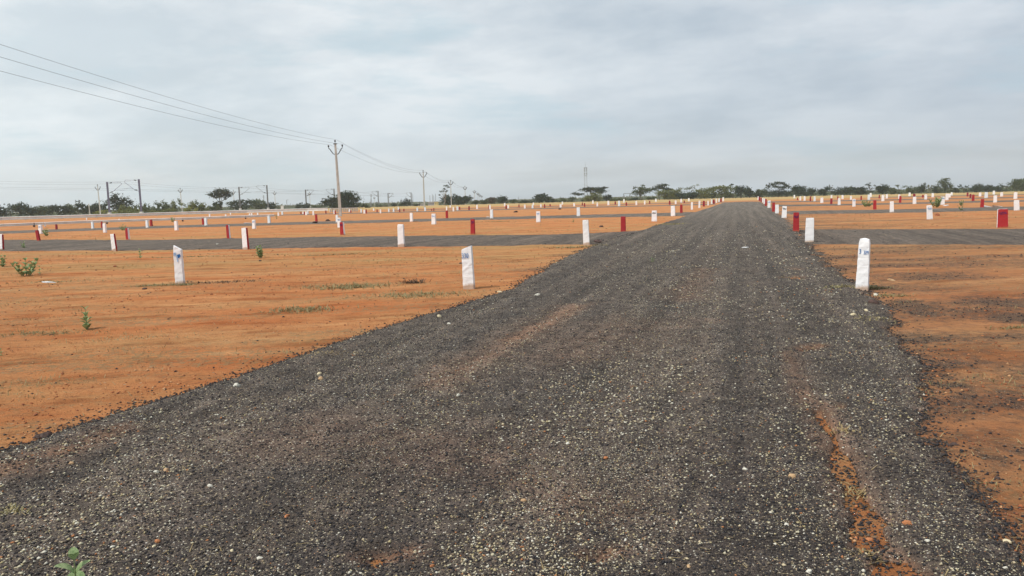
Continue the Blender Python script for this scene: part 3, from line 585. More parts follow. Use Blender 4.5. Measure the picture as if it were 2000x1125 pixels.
def back(tip, y_left, c=.00042):       # the wire's run back towards the viewer's left, sagging like the others
    d = ray(-2, y_left); k = tip.x/d.x; q = Vector((tip.x, d.y*k, H0+d.z*k)); u = tip.y-q.y
    a = (q.z-tip.z)/u+c*(105-u)
    return [Vector((tip.x, tip.y-v, tip.z+a*v-c*v*(105-v))) for v in np.linspace(105, 0, 40)]
t0 = [back(tips[0][0], 138), back(tips[0][1], 110.5), back(tips[0][2], 86)]
def span(a, b, sag, n=24): return [a.lerp(b, i/n)-Vector((0, 0, 4*sag*(i/n)*(1-i/n))) for i in range(n+1)]
for j, nm in enumerate(('lowest left power wire running overhead from left edge to the forked poles', 'middle power wire running from left edge to the right fork arms', 'topmost power wire running from left edge over the pole tops')):
    pts = list(t0[j]); ch = tips[:4]
    for a, b in zip(ch[:-1], ch[1:]): pts += span(a[j], b[j], 1.15)[1:]
    mb = MB(); mb.tube(pts, [.0068+.000035*max(p.y, 0) for p in pts], 5)
    tag(mb.build('power_wire', M['wire']), nm, 'wire', 'wires of the forked pole line')
for x, yt, Y, l in ((191.3, 359.5, 215, 'forked pole left of the near railway masts, leaning slightly left'), (352.5, 366.5, 285, 'lone forked pole rising from olive scrub at left'), (456.3, 370.5, 320, 'forked pole between the tall tree and the second left mast'),
                    (536.6, 373, 365, 'forked pole just right of the second right mast'), (604.8, 374.5, 410, 'forked pole close behind the third left mast'), (698.8, 384, 560, 'small faint pole just right of the dark double tree'), (731.3, 384, 600, 'tiny faint pole left of the tall mast')):
    forked_pole(x, yt, Y, l, detail=False, group='forked poles along the railway', lean=-.02, scale=.9, m='galv')
# twin-leg and plain far poles
def plain_pole(x, yt, Y, label, kind='T', m='mastgrey', name='utility_pole', group='plain poles beyond the field'):
    t = far(x, yt, Y); z0 = float(terrain(Y)); Hp = t.z-z0; k = Y/1500
    e = empty(name, (t.x, t.y, z0)); tag(e, label, 'pole', group)
    if kind == 'A':
        for q in (0, 2.6):
            mb = MB(); mb.tube([(-q*k if q else 0, 0, 0), (0, 0, Hp*.8)] + ([(0, 0, Hp)] if not q else []), .45*k, 5); mb.build('leg', M[m], e)
    else: mb = MB(); mb.tube([(0, 0, 0), (0, 0, Hp)], [.55*k, .4*k], 6); mb.build('shaft', M[m], e)
    if kind in 'TA':
        for zz in (.93, .82): mb = MB(); mb.box((0, 0, Hp*zz), (5.5*k*(1 if zz > .9 else .8), .3*k, .45*k)); mb.build('crossarm', M[m], e)
    if kind == 'L': mb = MB(); mb.tube([(0, 0, Hp*.98), (3.5*k, 0, Hp*1.0)], .3*k, 5); mb.build('lamp_arm', M[m], e)
    return e
plain_pole(514.6, 381, 330, 'double crossarm pole just left of the second right mast'); plain_pole(724.6, 379, 520, 'two-legged crossarm pole left of the tall mast', 'A'); plain_pole(559.8, 390.5, 420, 'small lamp pole right of the small white wall', 'L')
plain_pole(629, 387, 520, 'tiny crossarm pole at left end of the dark double tree'); plain_pole(635.8, 386, 560, 'tiny crossarm pole touching the dark double tree')
for x, y, l in ((839.5, 381.5, 'leftmost of the four thin masts over the small yellow building'), (844.6, 379.8, 'second of the four thin masts over the small building'), (846.9, 382, 'third and shorter of the four thin masts over the building'), (850.4, 378.5, 'rightmost of the four thin masts over the building')):
    plain_pole(x, y, 560, l, 'I', name='thin_mast', group='thin masts at the small building')
for x, y, Y, l in ((567.3, 397, 800, 'tiny distant pole, first right of the lamp pole'), (571.5, 398.5, 900, 'tiny distant pole, second right of the lamp pole'), (574.8, 399, 950, 'tiny distant pole, third right of the lamp pole'), (806, 378.8, 620, 'thin pole touching the bracketed mast right of lone bush'), (765.5, 392, 800, 'tiny pole beyond the bracketed far mast'),
                   (889.8, 379, 430, 'tiny pole above the dark trees right of third pole'), (1012.5, 384, 600, 'thin faint pole above the low scrub in the centre'), (1123.3, 379, 500, 'thin faint pole left of the dark acacia')):
    plain_pole(x, y, Y, l, 'I')
# dark support pair and pale pole at far left
for x, yb, yt, l in ((51.5, 421.5, 404, 'pale strutted pole before the far left trees'),):
    t = far(x, yt, 250); z0 = float(terrain(250))-.4; e = empty('strutted_pole', (t.x, t.y, z0)); tag(e, l, 'pole'); h = t.z-z0
    mb = MB(); mb.tube([(0, 0, 0), (-.25, 0, h)], [.16, .10], 6); mb.build('shaft', M['galv'], e); mb = MB(); mb.tube([(1.1, 0, 0), (0, 0, h*.6)], .11, 6); mb.build('strut', M['galv'], e)
t = far(174, 398.5, 240); mb = MB(); mb.tube([(0, 0, 0), (-.05, 0, (t.z+.4)*.5), (-.1, 0, t.z+.4)], [.17, .15, .12], 8); o = mb.build('short_pole', M['galv']); o.location = (t.x, t.y, -.4); tag(o, 'short pale pole left of the leaning forked pole', 'pole')

# ------------------------------------------------------------------ railway masts with brackets
def rail_mast(x, yt, Y, side, label, m='mast', detail=True):
    t = far(x, yt, Y); z0 = float(terrain(Y)); Hm = t.z-z0
    e = empty('railway_mast', (t.x, t.y, z0)); tag(e, label, 'railway mast', 'railway overhead line masts')
    k = max(1, Y/285); w = .36*k
    mb = MB(); mb.box((0, 0, Hm/2), (w*.24, w*.8, Hm)); mb.box((-w*.5+w*.06, 0, Hm/2), (w*.2, w, Hm-.02)); mb.box((w*.5-w*.06, 0, Hm/2), (w*.2, w, Hm-.02)); mb.build('column', M[m], e)
    r = .055*k; s = side
    mb = MB(); mb.tube([(s*.2, 0, Hm*.975), (s*1.3, 0, Hm*.975), (s*3.6, 0, Hm*.985)], r*.7, 5); mb.tube([(s*.2, 0, Hm*.66), (s*1.6, 0, Hm*.73), (s*3.9, 0, Hm*.93)], r, 5)
    mb.tube([(s*1.3, 0, Hm*.72), (s*2.4, 0, Hm*.76), (s*4.6, 0, Hm*.74)], r*.6, 5); mb.tube([(s*3.9, 0, Hm*.93), (s*3.6, 0, Hm*.985)], r*.8, 5); mb.build('bracket_arm', M[m], e)
    for q in ((s*1.0, 0, Hm*.975), (s*1.0, 0, Hm*.70)):
        mb = MB(); mb.tube([(q[0]-.35, 0, q[2]-.05*s), (q[0]-.2, 0, q[2]-.03*s), (q[0]+.2, 0, q[2]+.03*s), (q[0]+.35, 0, q[2]+.05*s)], [.05*k, .13*k, .13*k, .05*k], 7); mb.build('insulator', M['iron'], e)
    if detail: mb = MB(); mb.box((0, 0, .35), (.9, .9, 1.0), 0, 0, .85); mb.build('footing', M['galv'], e)
    return Vector((t.x+s*3.7, t.y, z0+Hm*.95)), Vector((t.x+s*4.4, t.y, z0+Hm*.74))
LMs = [rail_mast(209, 355.5, 208, 1, 'left one of the near pair of purple railway masts'), rail_mast(466.5, 365, 290, 1, 'left one of the second pair of railway masts', 'mastgrey'), rail_mast(596.6, 370.3, 372, 1, 'railway mast left of the big forked pole, third on the left', 'mastgrey', False),
       rail_mast(685.4, 373.8, 450, 1, 'railway mast rising behind the dark double tree right of pole', 'mastgrey', False), rail_mast(757.8, 377, 560, 1, 'bracketed railway mast right of the tall far mast', 'mastgrey', False)]
RMs = [rail_mast(271, 350, 208, -1, 'right one of the near pair of purple railway masts'), rail_mast(521, 361.5, 290, -1, 'right one of the second pair of railway masts', 'mastgrey'), rail_mast(652.2, 368.5, 372, -1, 'railway mast rising behind the dark tree left of big pole', 'mastgrey', False),
       rail_mast(738.2, 372.8, 470, -1, 'tall railway mast alone right of the big forked pole', 'mastgrey', False), rail_mast(803, 376, 590, -1, 'railway mast beside the lone dark bush', 'mastgrey', False)]
for chain, nm in ((LMs, 'left'), (RMs, 'right')):
    for j, nn in ((0, 'upper'), (1, 'lower')):
        c0 = chain[0][j]; d = (chain[1][j]-c0); first = Vector((c0.x-d.x*1.1, c0.y-d.y*1.1, c0.z)); pts = []
        ch = [first]+[c[j] for c in chain]
        for a, b in zip(ch[:-1], ch[1:]): pts += span(a, b, .9 if j == 0 else .1, 12)[(0 if not pts else 1):]
        mb = MB(); mb.tube(pts, [.00006*p.y for p in pts], 4); tag(mb.build('railway_wire', M['wire']), f'thin {nn} wire over the {nm} railway track', 'wire', 'railway overhead wires')

# ------------------------------------------------------------------ guardrails, parapet, far structures
def guardrail(name, pix, ztop, thick, label, post_every, hpost, postm, r=.05, lowcut=0):
    P_ = [at(x, y, ztop) for x, y in pix]; e = empty(name, (P_[0].x, P_[0].y, 0)); tag(e, label, 'guardrail')
    o0 = Vector((P_[0].x, P_[0].y, 0)); pts = []
    for a, b in zip(P_[:-1], P_[1:]):
        n = max(2, int((b-a).length/4)); pts += [a.lerp(b, i/n) for i in range(n)]
    pts.append(P_[-1]); prof = [(0, 0), (-.09, -.12), (0, -.35), (0, -.65), (-.09, -.88), (0, -1), (.03, -1), (.03, 0)]
    mb = MB(); V = []; n = len(prof)
    for i, p in enumerate(pts):
        t = (pts[min(i+1, len(pts)-1)]-pts[max(i-1, 0)]).normalized(); nn = Vector((-t.y, t.x, 0))
        V += [p-o0+nn*(-u)*-1*(1 if nn.y > 0 else -1)+Vector((0, 0, v*thick)) for u, v in prof]
    Fs = []
    for i in range(len(pts)-1):
        for q in range(n): Fs.append((i*n+q, i*n+(q+1) % n, (i+1)*n+(q+1) % n, (i+1)*n+q))
    Fs += [tuple(range(n)), tuple(range(len(V)-n, len(V)))[::-1]]; mb.add(V, Fs); mb.build('rail_beam', M['rail'], e)
    L = 0; nxt = .5; cnt_ = 0
    for a, b in zip(pts[:-1], pts[1:]):
        seg = (b-a).length
        while nxt < L+seg and cnt_ < 90:
            p = a.lerp(b, (nxt-L)/seg)-o0; mb = MB(); mb.box((p.x, p.y+.12, ztop/2-.02), (.14, .16, ztop+.04)); mb.build('post', M[postm], e); nxt += post_every; cnt_ += 1
        L += seg
guardrail('guardrail', [(-330, 436), (-150, 429), (0, 423.8), (180, 418.8), (350, 413.8), (480, 410.2), (600, 407), (640, 406)], .75, .62, 'long pale guardrail along the far highway before the trees', 6, .75, 'galv')
guardrail('guardrail', [(-330, 449), (-150, 443), (0, 437.4), (152, 431.4), (370, 424.4), (450, 421.6), (535, 418.6)], .46, .28, 'nearer low guardrail on rusty posts at the left field edge', 8, .46, 'darkpost')
# highway strip between
hw = [at(x, y) for x, y in ((-330, 445.5), (0, 432.5), (350, 421), (600, 413.5), (640, 412.5), (640, 410.5), (600, 411), (350, 418), (0, 428.7), (-330, 440))]
# parapet with openings
a, b = at(645, 407, .75), at(697, 405.5, .75); e = empty('parapet', (a.x, a.y, 0)); tag(e, 'pale low parapet with dark openings below the dark double tree', 'parapet'); d = b-a; rz = math.atan2(d.y, d.x)
mb = MB(); mb.box((d.x/2, d.y/2, .70), (d.length, .25, .16), rz); mb.build('coping', M['whitewall'], e)
for i in range(13): q = d*(i/12); mb = MB(); mb.box((q.x, q.y, .30), (.22, .22, .62), rz); mb.build('baluster', M['galv'], e)
a = far(551, 401.8, 300); mb = MB(); mb.box((0, 0, 1.0), (1.1, .3, 2.0)); mb.box((0, 0, 2.06), (1.25, .42, .12)); o = mb.build('boundary_wall', M['whitewall']); o.location = (a.x, a.y, a.z-2.0); tag(o, 'small white wall end beyond the far guardrail', 'wall')
# low buildings
def building(x0, x1, yt, Y, label, wm, wins, ext=''):
    a, b = far(x0, yt, Y), far(x1, yt, Y); z0 = float(terrain(Y)); h = a.z-z0; e = empty('building', ((a.x+b.x)/2, Y, z0)); tag(e, label, 'building'); w = b.x-a.x
    mb = MB(); mb.box((0, 0, h/2), (w, w*.8, h)); mb.build('wall', M[wm], e); mb = MB(); mb.box((0, 0, h+.1), (w+.5, w*.8+.5, .2)); mb.build('roof', M['galv'], e)
    for u, v in wins: mb = MB(); mb.box((u*w, -w*.4-.02, h*v), (w*.14, .06, h*.3)); mb.build('window', M['darkopen'], e)
building(848.5, 856, 394.3, 540, 'small yellow building left of the dark trees', 'yellowwall', [(-.25, .5), (.2, .5)])
building(836.5, 848, 394.8, 548, 'low grey building joined left of the yellow one', 'greywall', [(-.35, .5), (-.1, .5), (.15, .5), (.35, .5)])
building(817, 828, 398.2, 500, 'very low grey shed left of the second forked pole', 'greywall', [(-.2, .4), (.2, .4)])
# lattice tower far away
Yt = 1250; t = far(1143.5, 327, Yt); s0 = far(1143, 316.5, Yt); z0 = 0.0; Ht = t.z-z0
e = empty('lattice_tower', (t.x, Yt, z0)); tag(e, 'faint tall lattice telecom tower above the flat-topped tree', 'tower')
mb = MB(); r = .11
def tw(z): return 2.9-.6*z/Ht
nl = 14
for i in range(nl):
    za, zb = Ht*i/nl, Ht*(i+1)/nl
    cs = [[(sx*tw(z)/2*1.6, sy*tw(z)/2*1.6, z) for sx, sy in ((-1, -1), (1, -1), (1, 1), (-1, 1))] for z in (za, zb)]
    for q in range(4):
        mb.tube([cs[0][q], cs[1][q]], r, 4); mb.tube([cs[0][q], cs[1][(q+1) % 4]], r*.6, 4); mb.tube([cs[1][q], cs[1][(q+1) % 4]], r*.6, 4)
mb.build('lattice_frame', M['lattice'], e)
mb = MB(); mb.tube([(0, 0, Ht), (0, 0, s0.z)], [.25, .1], 5); mb.build('spire', M['lattice'], e)
for zf in (.97, .90, .80):
    for q in range(4):
        a_ = q*math.pi/2+.4; mb = MB(); mb.box((math.cos(a_)*2.6, math.sin(a_)*2.6, Ht*zf), (.7, .5, 3.2)); mb.build('antenna_panel', M['lattice'], e)
for zf in (.99, .74): mb = MB(); mb.box((0, 0, Ht*zf), (5.2, 5.2, .5)); mb.build('platform', M['lattice'], e)
# gantry
Yg = 420; a, b = far(1218, 378, Yg), far(1230.5, 377.6, Yg); z0 = float(terrain(Yg)); e = empty('gantry', ((a.x+b.x)/2, Yg, z0)); tag(e, 'small faint goalpost gantry beyond the dry field', 'gantry'); w = b.x-a.x; h = a.z-z0
for s in (-1, 1):
    mb = MB(); mb.tube([(s*w*.30, 0, 0), (s*w*.5, 0, h)], .14, 5); mb.tube([(s*w*.5, 0, 0), (s*w*.5, 0, h)], .10, 5); mb.build('leg', M['mastgrey'], e)
mb = MB(); mb.box((0, 0, h), (w, .3, .25)); mb.build('beam', M['mastgrey'], e)

# ------------------------------------------------------------------ trees
def leaves(blobs, dens, size, seed, carve=.0, freq=.9):
    r = np.random.default_rng(seed); out = []
    for (bx, by, bz, rx_, ry_, rz_) in blobs:
        area = 4*math.pi*((rx_*rz_)+(rx_*ry_)+(ry_*rz_))/3; n = int(max(24, dens*area/(size*size)*1.45))
        d = r.normal(size=(n, 3)); d /= np.linalg.norm(d, axis=1)[:, None]
        rad = r.random(n)**.38*(1+.18*r.normal(size=n)*.6)
        lump = 1+.34*np.sin(d[:, 0]*5.1+seed)*np.cos(d[:, 2]*4.3+seed*1.7)+.22*np.sin(d[:, 0]*11+d[:, 2]*9+seed*.6)
        p = d*rad[:, None]*lump[:, None]*np.array([rx_, ry_, rz_])+np.array([bx, by, bz])
        nn = vn(p[:, 0]*freq+p[:, 1]*.7+seed, p[:, 2]*freq*1.4+seed*3.3, seed)
        p = p[nn > carve]; n = len(p)
        a = r.normal(size=(n, 3)); a /= np.linalg.norm(a, axis=1)[:, None]; b = np.cross(a, r.normal(size=(n, 3))); b /= np.linalg.norm(b, axis=1)[:, None]
        sz = size*(.5+r.random(n))[:, None]
        a = a*sz*.62; b = b*sz*.42
        out.append(np.stack([p-a, p-b*.9, p+a, p+b*.9], 1))
    V = np.concatenate(out); V[:, :, 2] = np.maximum(V[:, :, 2], .03); return V
def limb(mb, a, b, r0, r1, rnd, n=4, wob=.08):
    a = Vector(a); b = Vector(b); L = (b-a).length; pts = [a.lerp(b, i/n)+Vector([rnd.uniform(-1, 1)*wob*L*(0 < i < n) for _ in range(3)]) for i in range(n+1)]
    mb.tube(pts, [r0+(r1-r0)*i/n for i in range(n+1)], 5); return pts
TN = 0
def tree(x, wpx, yt, kind, lm, label, Y=None, name='tree', group='trees beyond the field', yb=None, blobs=None, dens=1.0, cat='tree', bark='bark'):
    global TN; TN += 1; rnd = random.Random(TN*13+5)
    Y = Y or rnd.uniform(305, 345); t = far(x, yt, Y); z0 = float(terrain(math.hypot(t.x, Y)))-.1
    H_ = t.z-z0; Wd = wpx/F*Y; e = empty(name, (t.x, Y, z0)); tag(e, label, cat, group)
    size = .00105*Y; B = []; mb = MB(); tr = max(.10, .028*H_)
    if blobs:                                         # explicit crown lobes in fractions of width and height
        for (u, v, a, c) in blobs: B.append((u*Wd, rnd.uniform(-.1, .1)*Wd, v*H_, a*Wd, a*Wd*.8, c*H_))
        carve = .22
    elif kind == 'round':
        n = rnd.randint(4, 6)
        for i in range(n):
            u = rnd.uniform(-.30, .30); v = rnd.uniform(.35, .74); a = rnd.uniform(.20, .30); B.append((u*Wd, rnd.uniform(-.2, .2)*Wd, v*H_, a*Wd, a*Wd, rnd.uniform(.2, .27)*H_))
        B.append((0, 0, .40*H_, .42*Wd, .4*Wd, .34*H_)); carve = .22
    elif kind == 'scrub':
        for i in range(5): B.append((rnd.uniform(-.42, .42)*Wd, rnd.uniform(-.2, .2)*Wd, rnd.uniform(.2, .62)*H_, .24*Wd, .24*Wd, rnd.uniform(.25, .36)*H_))
        carve = .27
    elif kind == 'sparse':
        for i in range(7): B.append((rnd.uniform(-.36, .36)*Wd, rnd.uniform(-.2, .2)*Wd, rnd.uniform(.45, .92)*H_, .15*Wd, .15*Wd, .09*H_))
        B.append((0, 0, .25*H_, .35*Wd, .3*Wd, .24*H_)); carve = .38
    elif kind == 'umbrella':
        for i in range(9):
            u = -.42+.84*i/8; B.append((u*Wd, rnd.uniform(-.2, .2)*Wd, (.84-.35*u*u*4*.45+rnd.uniform(-.04, .04))*H_, .14*Wd, .2*Wd, .10*H_))
        carve = .24
    dd = {'round': 1.0, 'scrub': .85, 'sparse': .42, 'umbrella': .95}.get(kind, 1)*dens
    ttop = (rnd.uniform(-.05, .05)*Wd, 0, H_*(.42 if kind in ('umbrella', 'sparse') else .3))
    limb(mb, (0, 0, -.3), ttop, tr*1.25, tr*.8, rnd)
    for bb in sorted(B, key=lambda q: -q[2])[:7]: limb(mb, ttop, (bb[0], bb[1], bb[2]), tr*.6, tr*.18, rnd, 4, .10)
    mb.build('trunk', M[bark], e)
    V = leaves(B, dd, size, TN, carve, 1.6); zt = np.percentile(V[:, :, 2], 98.5); V[:, :, 2] *= H_/zt
    lo, hi_ = np.percentile(V[:, :, 0], 1.5), np.percentile(V[:, :, 0], 98.5); V[:, :, 0] = (V[:, :, 0]-(lo+hi_)/2)*Wd*1.04/(hi_-lo)
    quads_mesh('crown', V, M[lm], e)
    return e
def T(*a, **k): return tree(*a, **k)
dk = 'Ldark'
# far left belt
for i, (x, w, y, kd, lm, lb) in enumerate([
 (2, 26, 404, 'round', dk, 'dark dense tree cut by the left frame edge'), (18, 16, 398, 'sparse', dk, 'thin gappy treetop second from the left edge'), (38, 30, 398, 'round', dk, 'tall dark tree behind the strutted pole'), (60, 24, 404, 'round', dk, 'low dark tree just right of the strutted pole'),
 (80, 26, 403, 'round', 'Lgreen', 'rounded dark green tree in the left belt, middle'), (99, 24, 401.5, 'round', dk, 'dark rounded tree in the left belt, right of middle'), (120, 26, 402, 'round', dk, 'flat-topped dark tree in the left belt'), (139, 22, 400, 'round', 'Lgreen', 'green tree left of the tuft-topped one'),
 (150, 12, 391.5, 'sparse', dk, 'slim tuft-topped tree sticking out of the left belt'), (164, 24, 398.5, 'round', dk, 'dark tree behind the short pale pole'), (184, 26, 398, 'round', dk, 'dark tree between short pole and leaning forked pole')]):
    T(x, w, y, kd, lm, lb, Y=250+i % 3*14, group='dark tree belt at the far left', dens=1.15)
T(226, 54, 381, None, dk, 'big dark spreading tree between the near railway masts', Y=262, blobs=[(-.28, .42, .22, .25), (0, .50, .25, .32), (0, .78, .17, .20), (.22, .60, .2, .2), (.38, .52, .12, .12), (-.15, .66, .16, .15), (-.38, .25, .16, .2), (.15, .3, .3, .25)])
for i, (x, w, y, lm, lb) in enumerate([(246, 36, 402, 'Lolive', 'olive scrub in front of the big dark tree'), (268, 30, 401, 'Lgreen', 'green scrub at the foot of right near mast'), (290, 28, 398, 'Lgreen', 'green scrub just right of right near mast'), (312, 26, 395.5, 'Lgreen', 'uneven green scrub left of the lone forked pole'), (328, 22, 393, 'Lolive', 'olive scrub touching the lone forked pole, left side'),
     (343, 18, 390, 'Lgreen', 'pointed green scrub directly left of the lone pole'), (367, 26, 395, 'Lolive', 'olive scrub directly right of the lone forked pole'), (386, 22, 393.5, 'Lgreen', 'green scrub mound right of the olive one'), (399, 20, 396, 'Lolive', 'olive scrub mound left of the tall tree'), (418, 20, 401, 'Lgreen', 'low green scrub under the tall tree')]):
    T(x, w, y, 'scrub', lm, lb, Y=232+i % 3*9, name='scrub_bush', cat='bush', group='olive scrub behind the highway', dens=1.1)
for i, (x, w, y, lb) in enumerate([(208, 40, 411, 'yellow-green low growth at foot of leaning forked pole'), (262, 46, 409, 'yellowish low growth between the near masts'), (318, 46, 408, 'yellowish low growth right of the near masts'), (372, 24, 405, 'bright yellow-green low bush right of lone forked pole')]):
    T(x, w, y, 'scrub', 'Lyellow' if i in (0, 3) else 'Lolive', lb, Y=222, name='low_bush', cat='bush', group='low yellowish growth by the guardrail', dens=.8)
T(429, 40, 370, None, dk, 'tall round-headed tree with see-through crown on thin trunk', Y=275, blobs=[(-.28, .74, .22, .13), (-.05, .88, .22, .13), (.22, .86, .22, .13), (.02, .76, .3, .15), (.32, .74, .18, .13), (-.12, .68, .18, .10), (.22, .60, .08, .10)], dens=1.5)
T(425, 18, 394, 'round', dk, 'dark spiky bush under the tall round-headed tree', Y=260, name='bush', cat='bush')
T(470, 46, 391, None, dk, 'broad dark flat-topped tree at the second left mast', blobs=[(-.25, .66, .25, .2), (0, .8, .28, .18), (.25, .75, .24, .2), (0, .4, .45, .35)])
T(503, 30, 390.5, 'round', 'Lgreen', 'rounded green tree between the second masts', Y=315); T(529, 18, 396, 'round', dk, 'narrow dark tree just right of second right mast', Y=318); T(543, 16, 396, 'sparse', 'Lgreen', 'ragged narrow tree left of the small white wall', Y=312)
T(583, 12, 397, 'round', dk, 'small dark tree left of the third left mast', Y=360); T(597, 16, 397.5, 'round', dk, 'small dark tree at the third left mast', Y=356); T(630, 20, 396, 'sparse', dk, 'small ragged tree left of the dark double tree', Y=352); T(622, 20, 401, 'scrub', 'Lgreen', 'low green scrub left of the dark double tree', Y=345, name='bush', cat='bush')
T(653, 44, 384.5, None, dk, 'left half of the dark double tree behind the big pole', Y=262, blobs=[(-.3, .55, .17, .13), (-.1, .70, .25, .22), (.12, .72, .3, .26), (0, .4, .4, .3), (.2, .3, .3, .3), (-.38, .55, .09, .08)], dens=1.4)
T(680, 40, 376, None, dk, 'right taller half of the dark double tree behind the big pole', Y=256, blobs=[(-.15, .80, .26, .18), (.12, .78, .26, .2), (.28, .55, .22, .25), (0, .45, .48, .42), (-.1, .62, .3, .3), (.05, .2, .48, .25)], dens=1.5)
T(708, 26, 399.5, 'scrub', 'Lgreen', 'low green mound right of the dark double tree', Y=258, name='bush', cat='bush'); T(769, 10, 397, 'round', dk, 'tiny dark bush right of the bracketed mast', Y=330, name='bush', cat='bush'); T(745, 22, 399.5, 'scrub', 'Lgreen', 'very low scrub at foot of the tall mast', Y=345, name='bush', cat='bush')
T(793, 22, 388, None, dk, 'lone dark bush with forked top left of second pole', name='bush', cat='bush', blobs=[(-.15, .4, .35, .4), (0, .8, .12, .2), (.25, .7, .14, .18), (.2, .35, .28, .3)]); T(783, 10, 397, 'round', 'Lgreen', 'tiny green bush touching the lone dark bush', name='bush', cat='bush'); T(814, 12, 397.5, 'scrub', dk, 'small low scrub left of the second forked pole', name='bush', cat='bush')
T(867, 20, 361.5, None, dk, 'tall bare-limbed tree behind the third forked pole', bark='palebark', blobs=[(.12, .93, .2, .05), (.3, .87, .12, .05), (0, .78, .14, .05), (-.22, .67, .18, .05), (.15, .68, .1, .04), (-.35, .5, .08, .04)], dens=.8)
T(881, 36, 381.5, None, dk, 'dark dense tree around the third forked pole', dens=1.3, blobs=[(-.2, .6, .3, .33), (.2, .65, .3, .3), (0, .35, .5, .35), (.35, .4, .2, .35)]); T(905, 28, 384, 'round', dk, 'dark dense tree around the fourth forked pole', dens=1.2)
for x, w, y, kd, lm, lb in [(929, 14, 391, 'round', 'Lgreen', 'small green bush behind the fifth forked pole'), (945, 16, 390.5, 'round', 'Lgreen', 'small green bush left of the brownish one'), (960, 21, 385.8, 'round', 'Lbrown', 'round brownish bush right of the forked poles'), (980, 20, 384, 'round', dk, 'dark ragged bush right of the brownish bush'), (1001, 12, 389, 'round', 'Lgreen', 'small green bush in the centre scrub, leftmost'),
     (1013, 16, 391.5, 'scrub', 'Lgreen', 'low green scrub below the thin faint pole'), (1025, 12, 391, 'round', dk, 'small dark bush in the centre scrub'), (1037, 14, 391, 'scrub', dk, 'low dark scrub touching the round lone tree, left'), (1058, 30, 379.5, 'round', dk, 'round dark lone tree in the centre treeline'), (1072, 12, 389, 'round', dk, 'low dark bush touching the round lone tree, right'),
     (1078.5, 9, 387, 'round', dk, 'small dark knob of a bush right of round tree'), (1090, 14, 390, 'scrub', 'Lgreen', 'very low green scrub between round tree and grey-green shrub'), (1110, 30, 385, 'scrub', 'Lgreen', 'grey-green shrub left of the flat-topped acacia'), (1186, 16, 380.5, 'round', dk, 'little dark bush right of the bright green bush'),
     (1205, 26, 387.5, 'scrub', 'Lgreen', 'very low scrub left of the small gantry'), (1228, 24, 387, 'scrub', 'Lgreen', 'very low scrub at the small gantry'), (1242, 14, 386, 'scrub', dk, 'very low dark scrub left of the olive trunked tree')]:
    T(x, w, y, kd, lm, lb, name='bush' if y > 384 else 'tree', cat='bush' if y > 384 else 'tree', dens=1.1)
T(1152, 60, 366, None, dk, 'wide flat-topped dark acacia in front of the lattice tower', Y=318, blobs=[(-.40, .56, .11, .08), (-.28, .50, .12, .08), (-.10, .76, .17, .13), (.08, .72, .16, .17), (.25, .80, .18, .13), (.38, .88, .10, .06), (.30, .62, .16, .12), (.0, .85, .2, .08)], dens=1.15)
T(1158, 32, 377.5, None, 'Lolive', 'bright green bush beneath the flat-topped acacia', Y=300, name='bush', cat='bush', blobs=[(-.2, .4, .3, .35), (.12, .6, .3, .3), (.3, .35, .2, .35), (0, .3, .45, .3)], dens=1.3)
T(1139, 7, 388, 'round', dk, 'tiny dark bush at foot of the flat-topped acacia', Y=306, name='bush', cat='bush')
T(1252, 32, 362, None, 'Lgreen', 'olive rounded tree on a single thick trunk', Y=310, blobs=[(-.3, .50, .2, .16), (.0, .50, .3, .2), (.28, .58, .22, .14), (0, .7, .26, .15), (.1, .9, .1, .06), (-.33, .76, .08, .1)], dens=1.15)
T(1288, 50, 360, None, dk, 'dark two-tiered umbrella tree with slanting trunk', Y=322, blobs=[(-.36, .64, .15, .10), (-.18, .68, .16, .11), (-.02, .80, .14, .12), (.12, .90, .15, .08), (.22, .66, .15, .13), (.35, .60, .12, .10), (.05, .72, .12, .1)], dens=1.3)
T(1307, 44, 371, None, 'Lolive', 'long olive flat-topped tree before the umbrella tree', Y=308, blobs=[(-.3, .62, .2, .22), (-.05, .6, .25, .3), (.2, .62, .22, .3), (.38, .78, .13, .14), (.1, .3, .35, .3), (.32, .35, .2, .35)], dens=1.3)
T(1333, 22, 377.5, 'round', dk, 'dark low bush right of the long olive tree', Y=304, name='bush', cat='bush', dens=1.2)
T(1272, 20, 384, 'scrub', 'Lgreen', 'distant low scrub beneath the umbrella tree', Y=345, name='bush', cat='bush')
T(1345, 38, 361, None, 'Lpale', 'pale feathery umbrella tree with sparse crown', Y=318, blobs=[(-.35, .74, .14, .05), (-.1, .70, .18, .07), (.12, .78, .16, .09), (.34, .92, .12, .06), (.2, .6, .12, .1)], dens=.45)
T(1352, 24, 376, 'round', dk, 'dark bush under the pale feathery tree', Y=312, name='bush', cat='bush', dens=1.2)
T(1377, 36, 368, None, 'Lolive', 'olive tree left of the broad umbrella by the road end', Y=312, blobs=[(-.25, .62, .22, .25), (.05, .72, .3, .22), (.3, .7, .22, .24), (0, .35, .45, .33)], dens=1.25)
T(1408, 40, 363.5, None, 'Lolive', 'broad olive umbrella tree nearest the road end, left', Y=316, blobs=[(-.3, .75, .2, .12), (-.05, .82, .25, .13), (.25, .78, .2, .14), (.1, .6, .3, .16), (.05, .3, .3, .3)], dens=1.25)
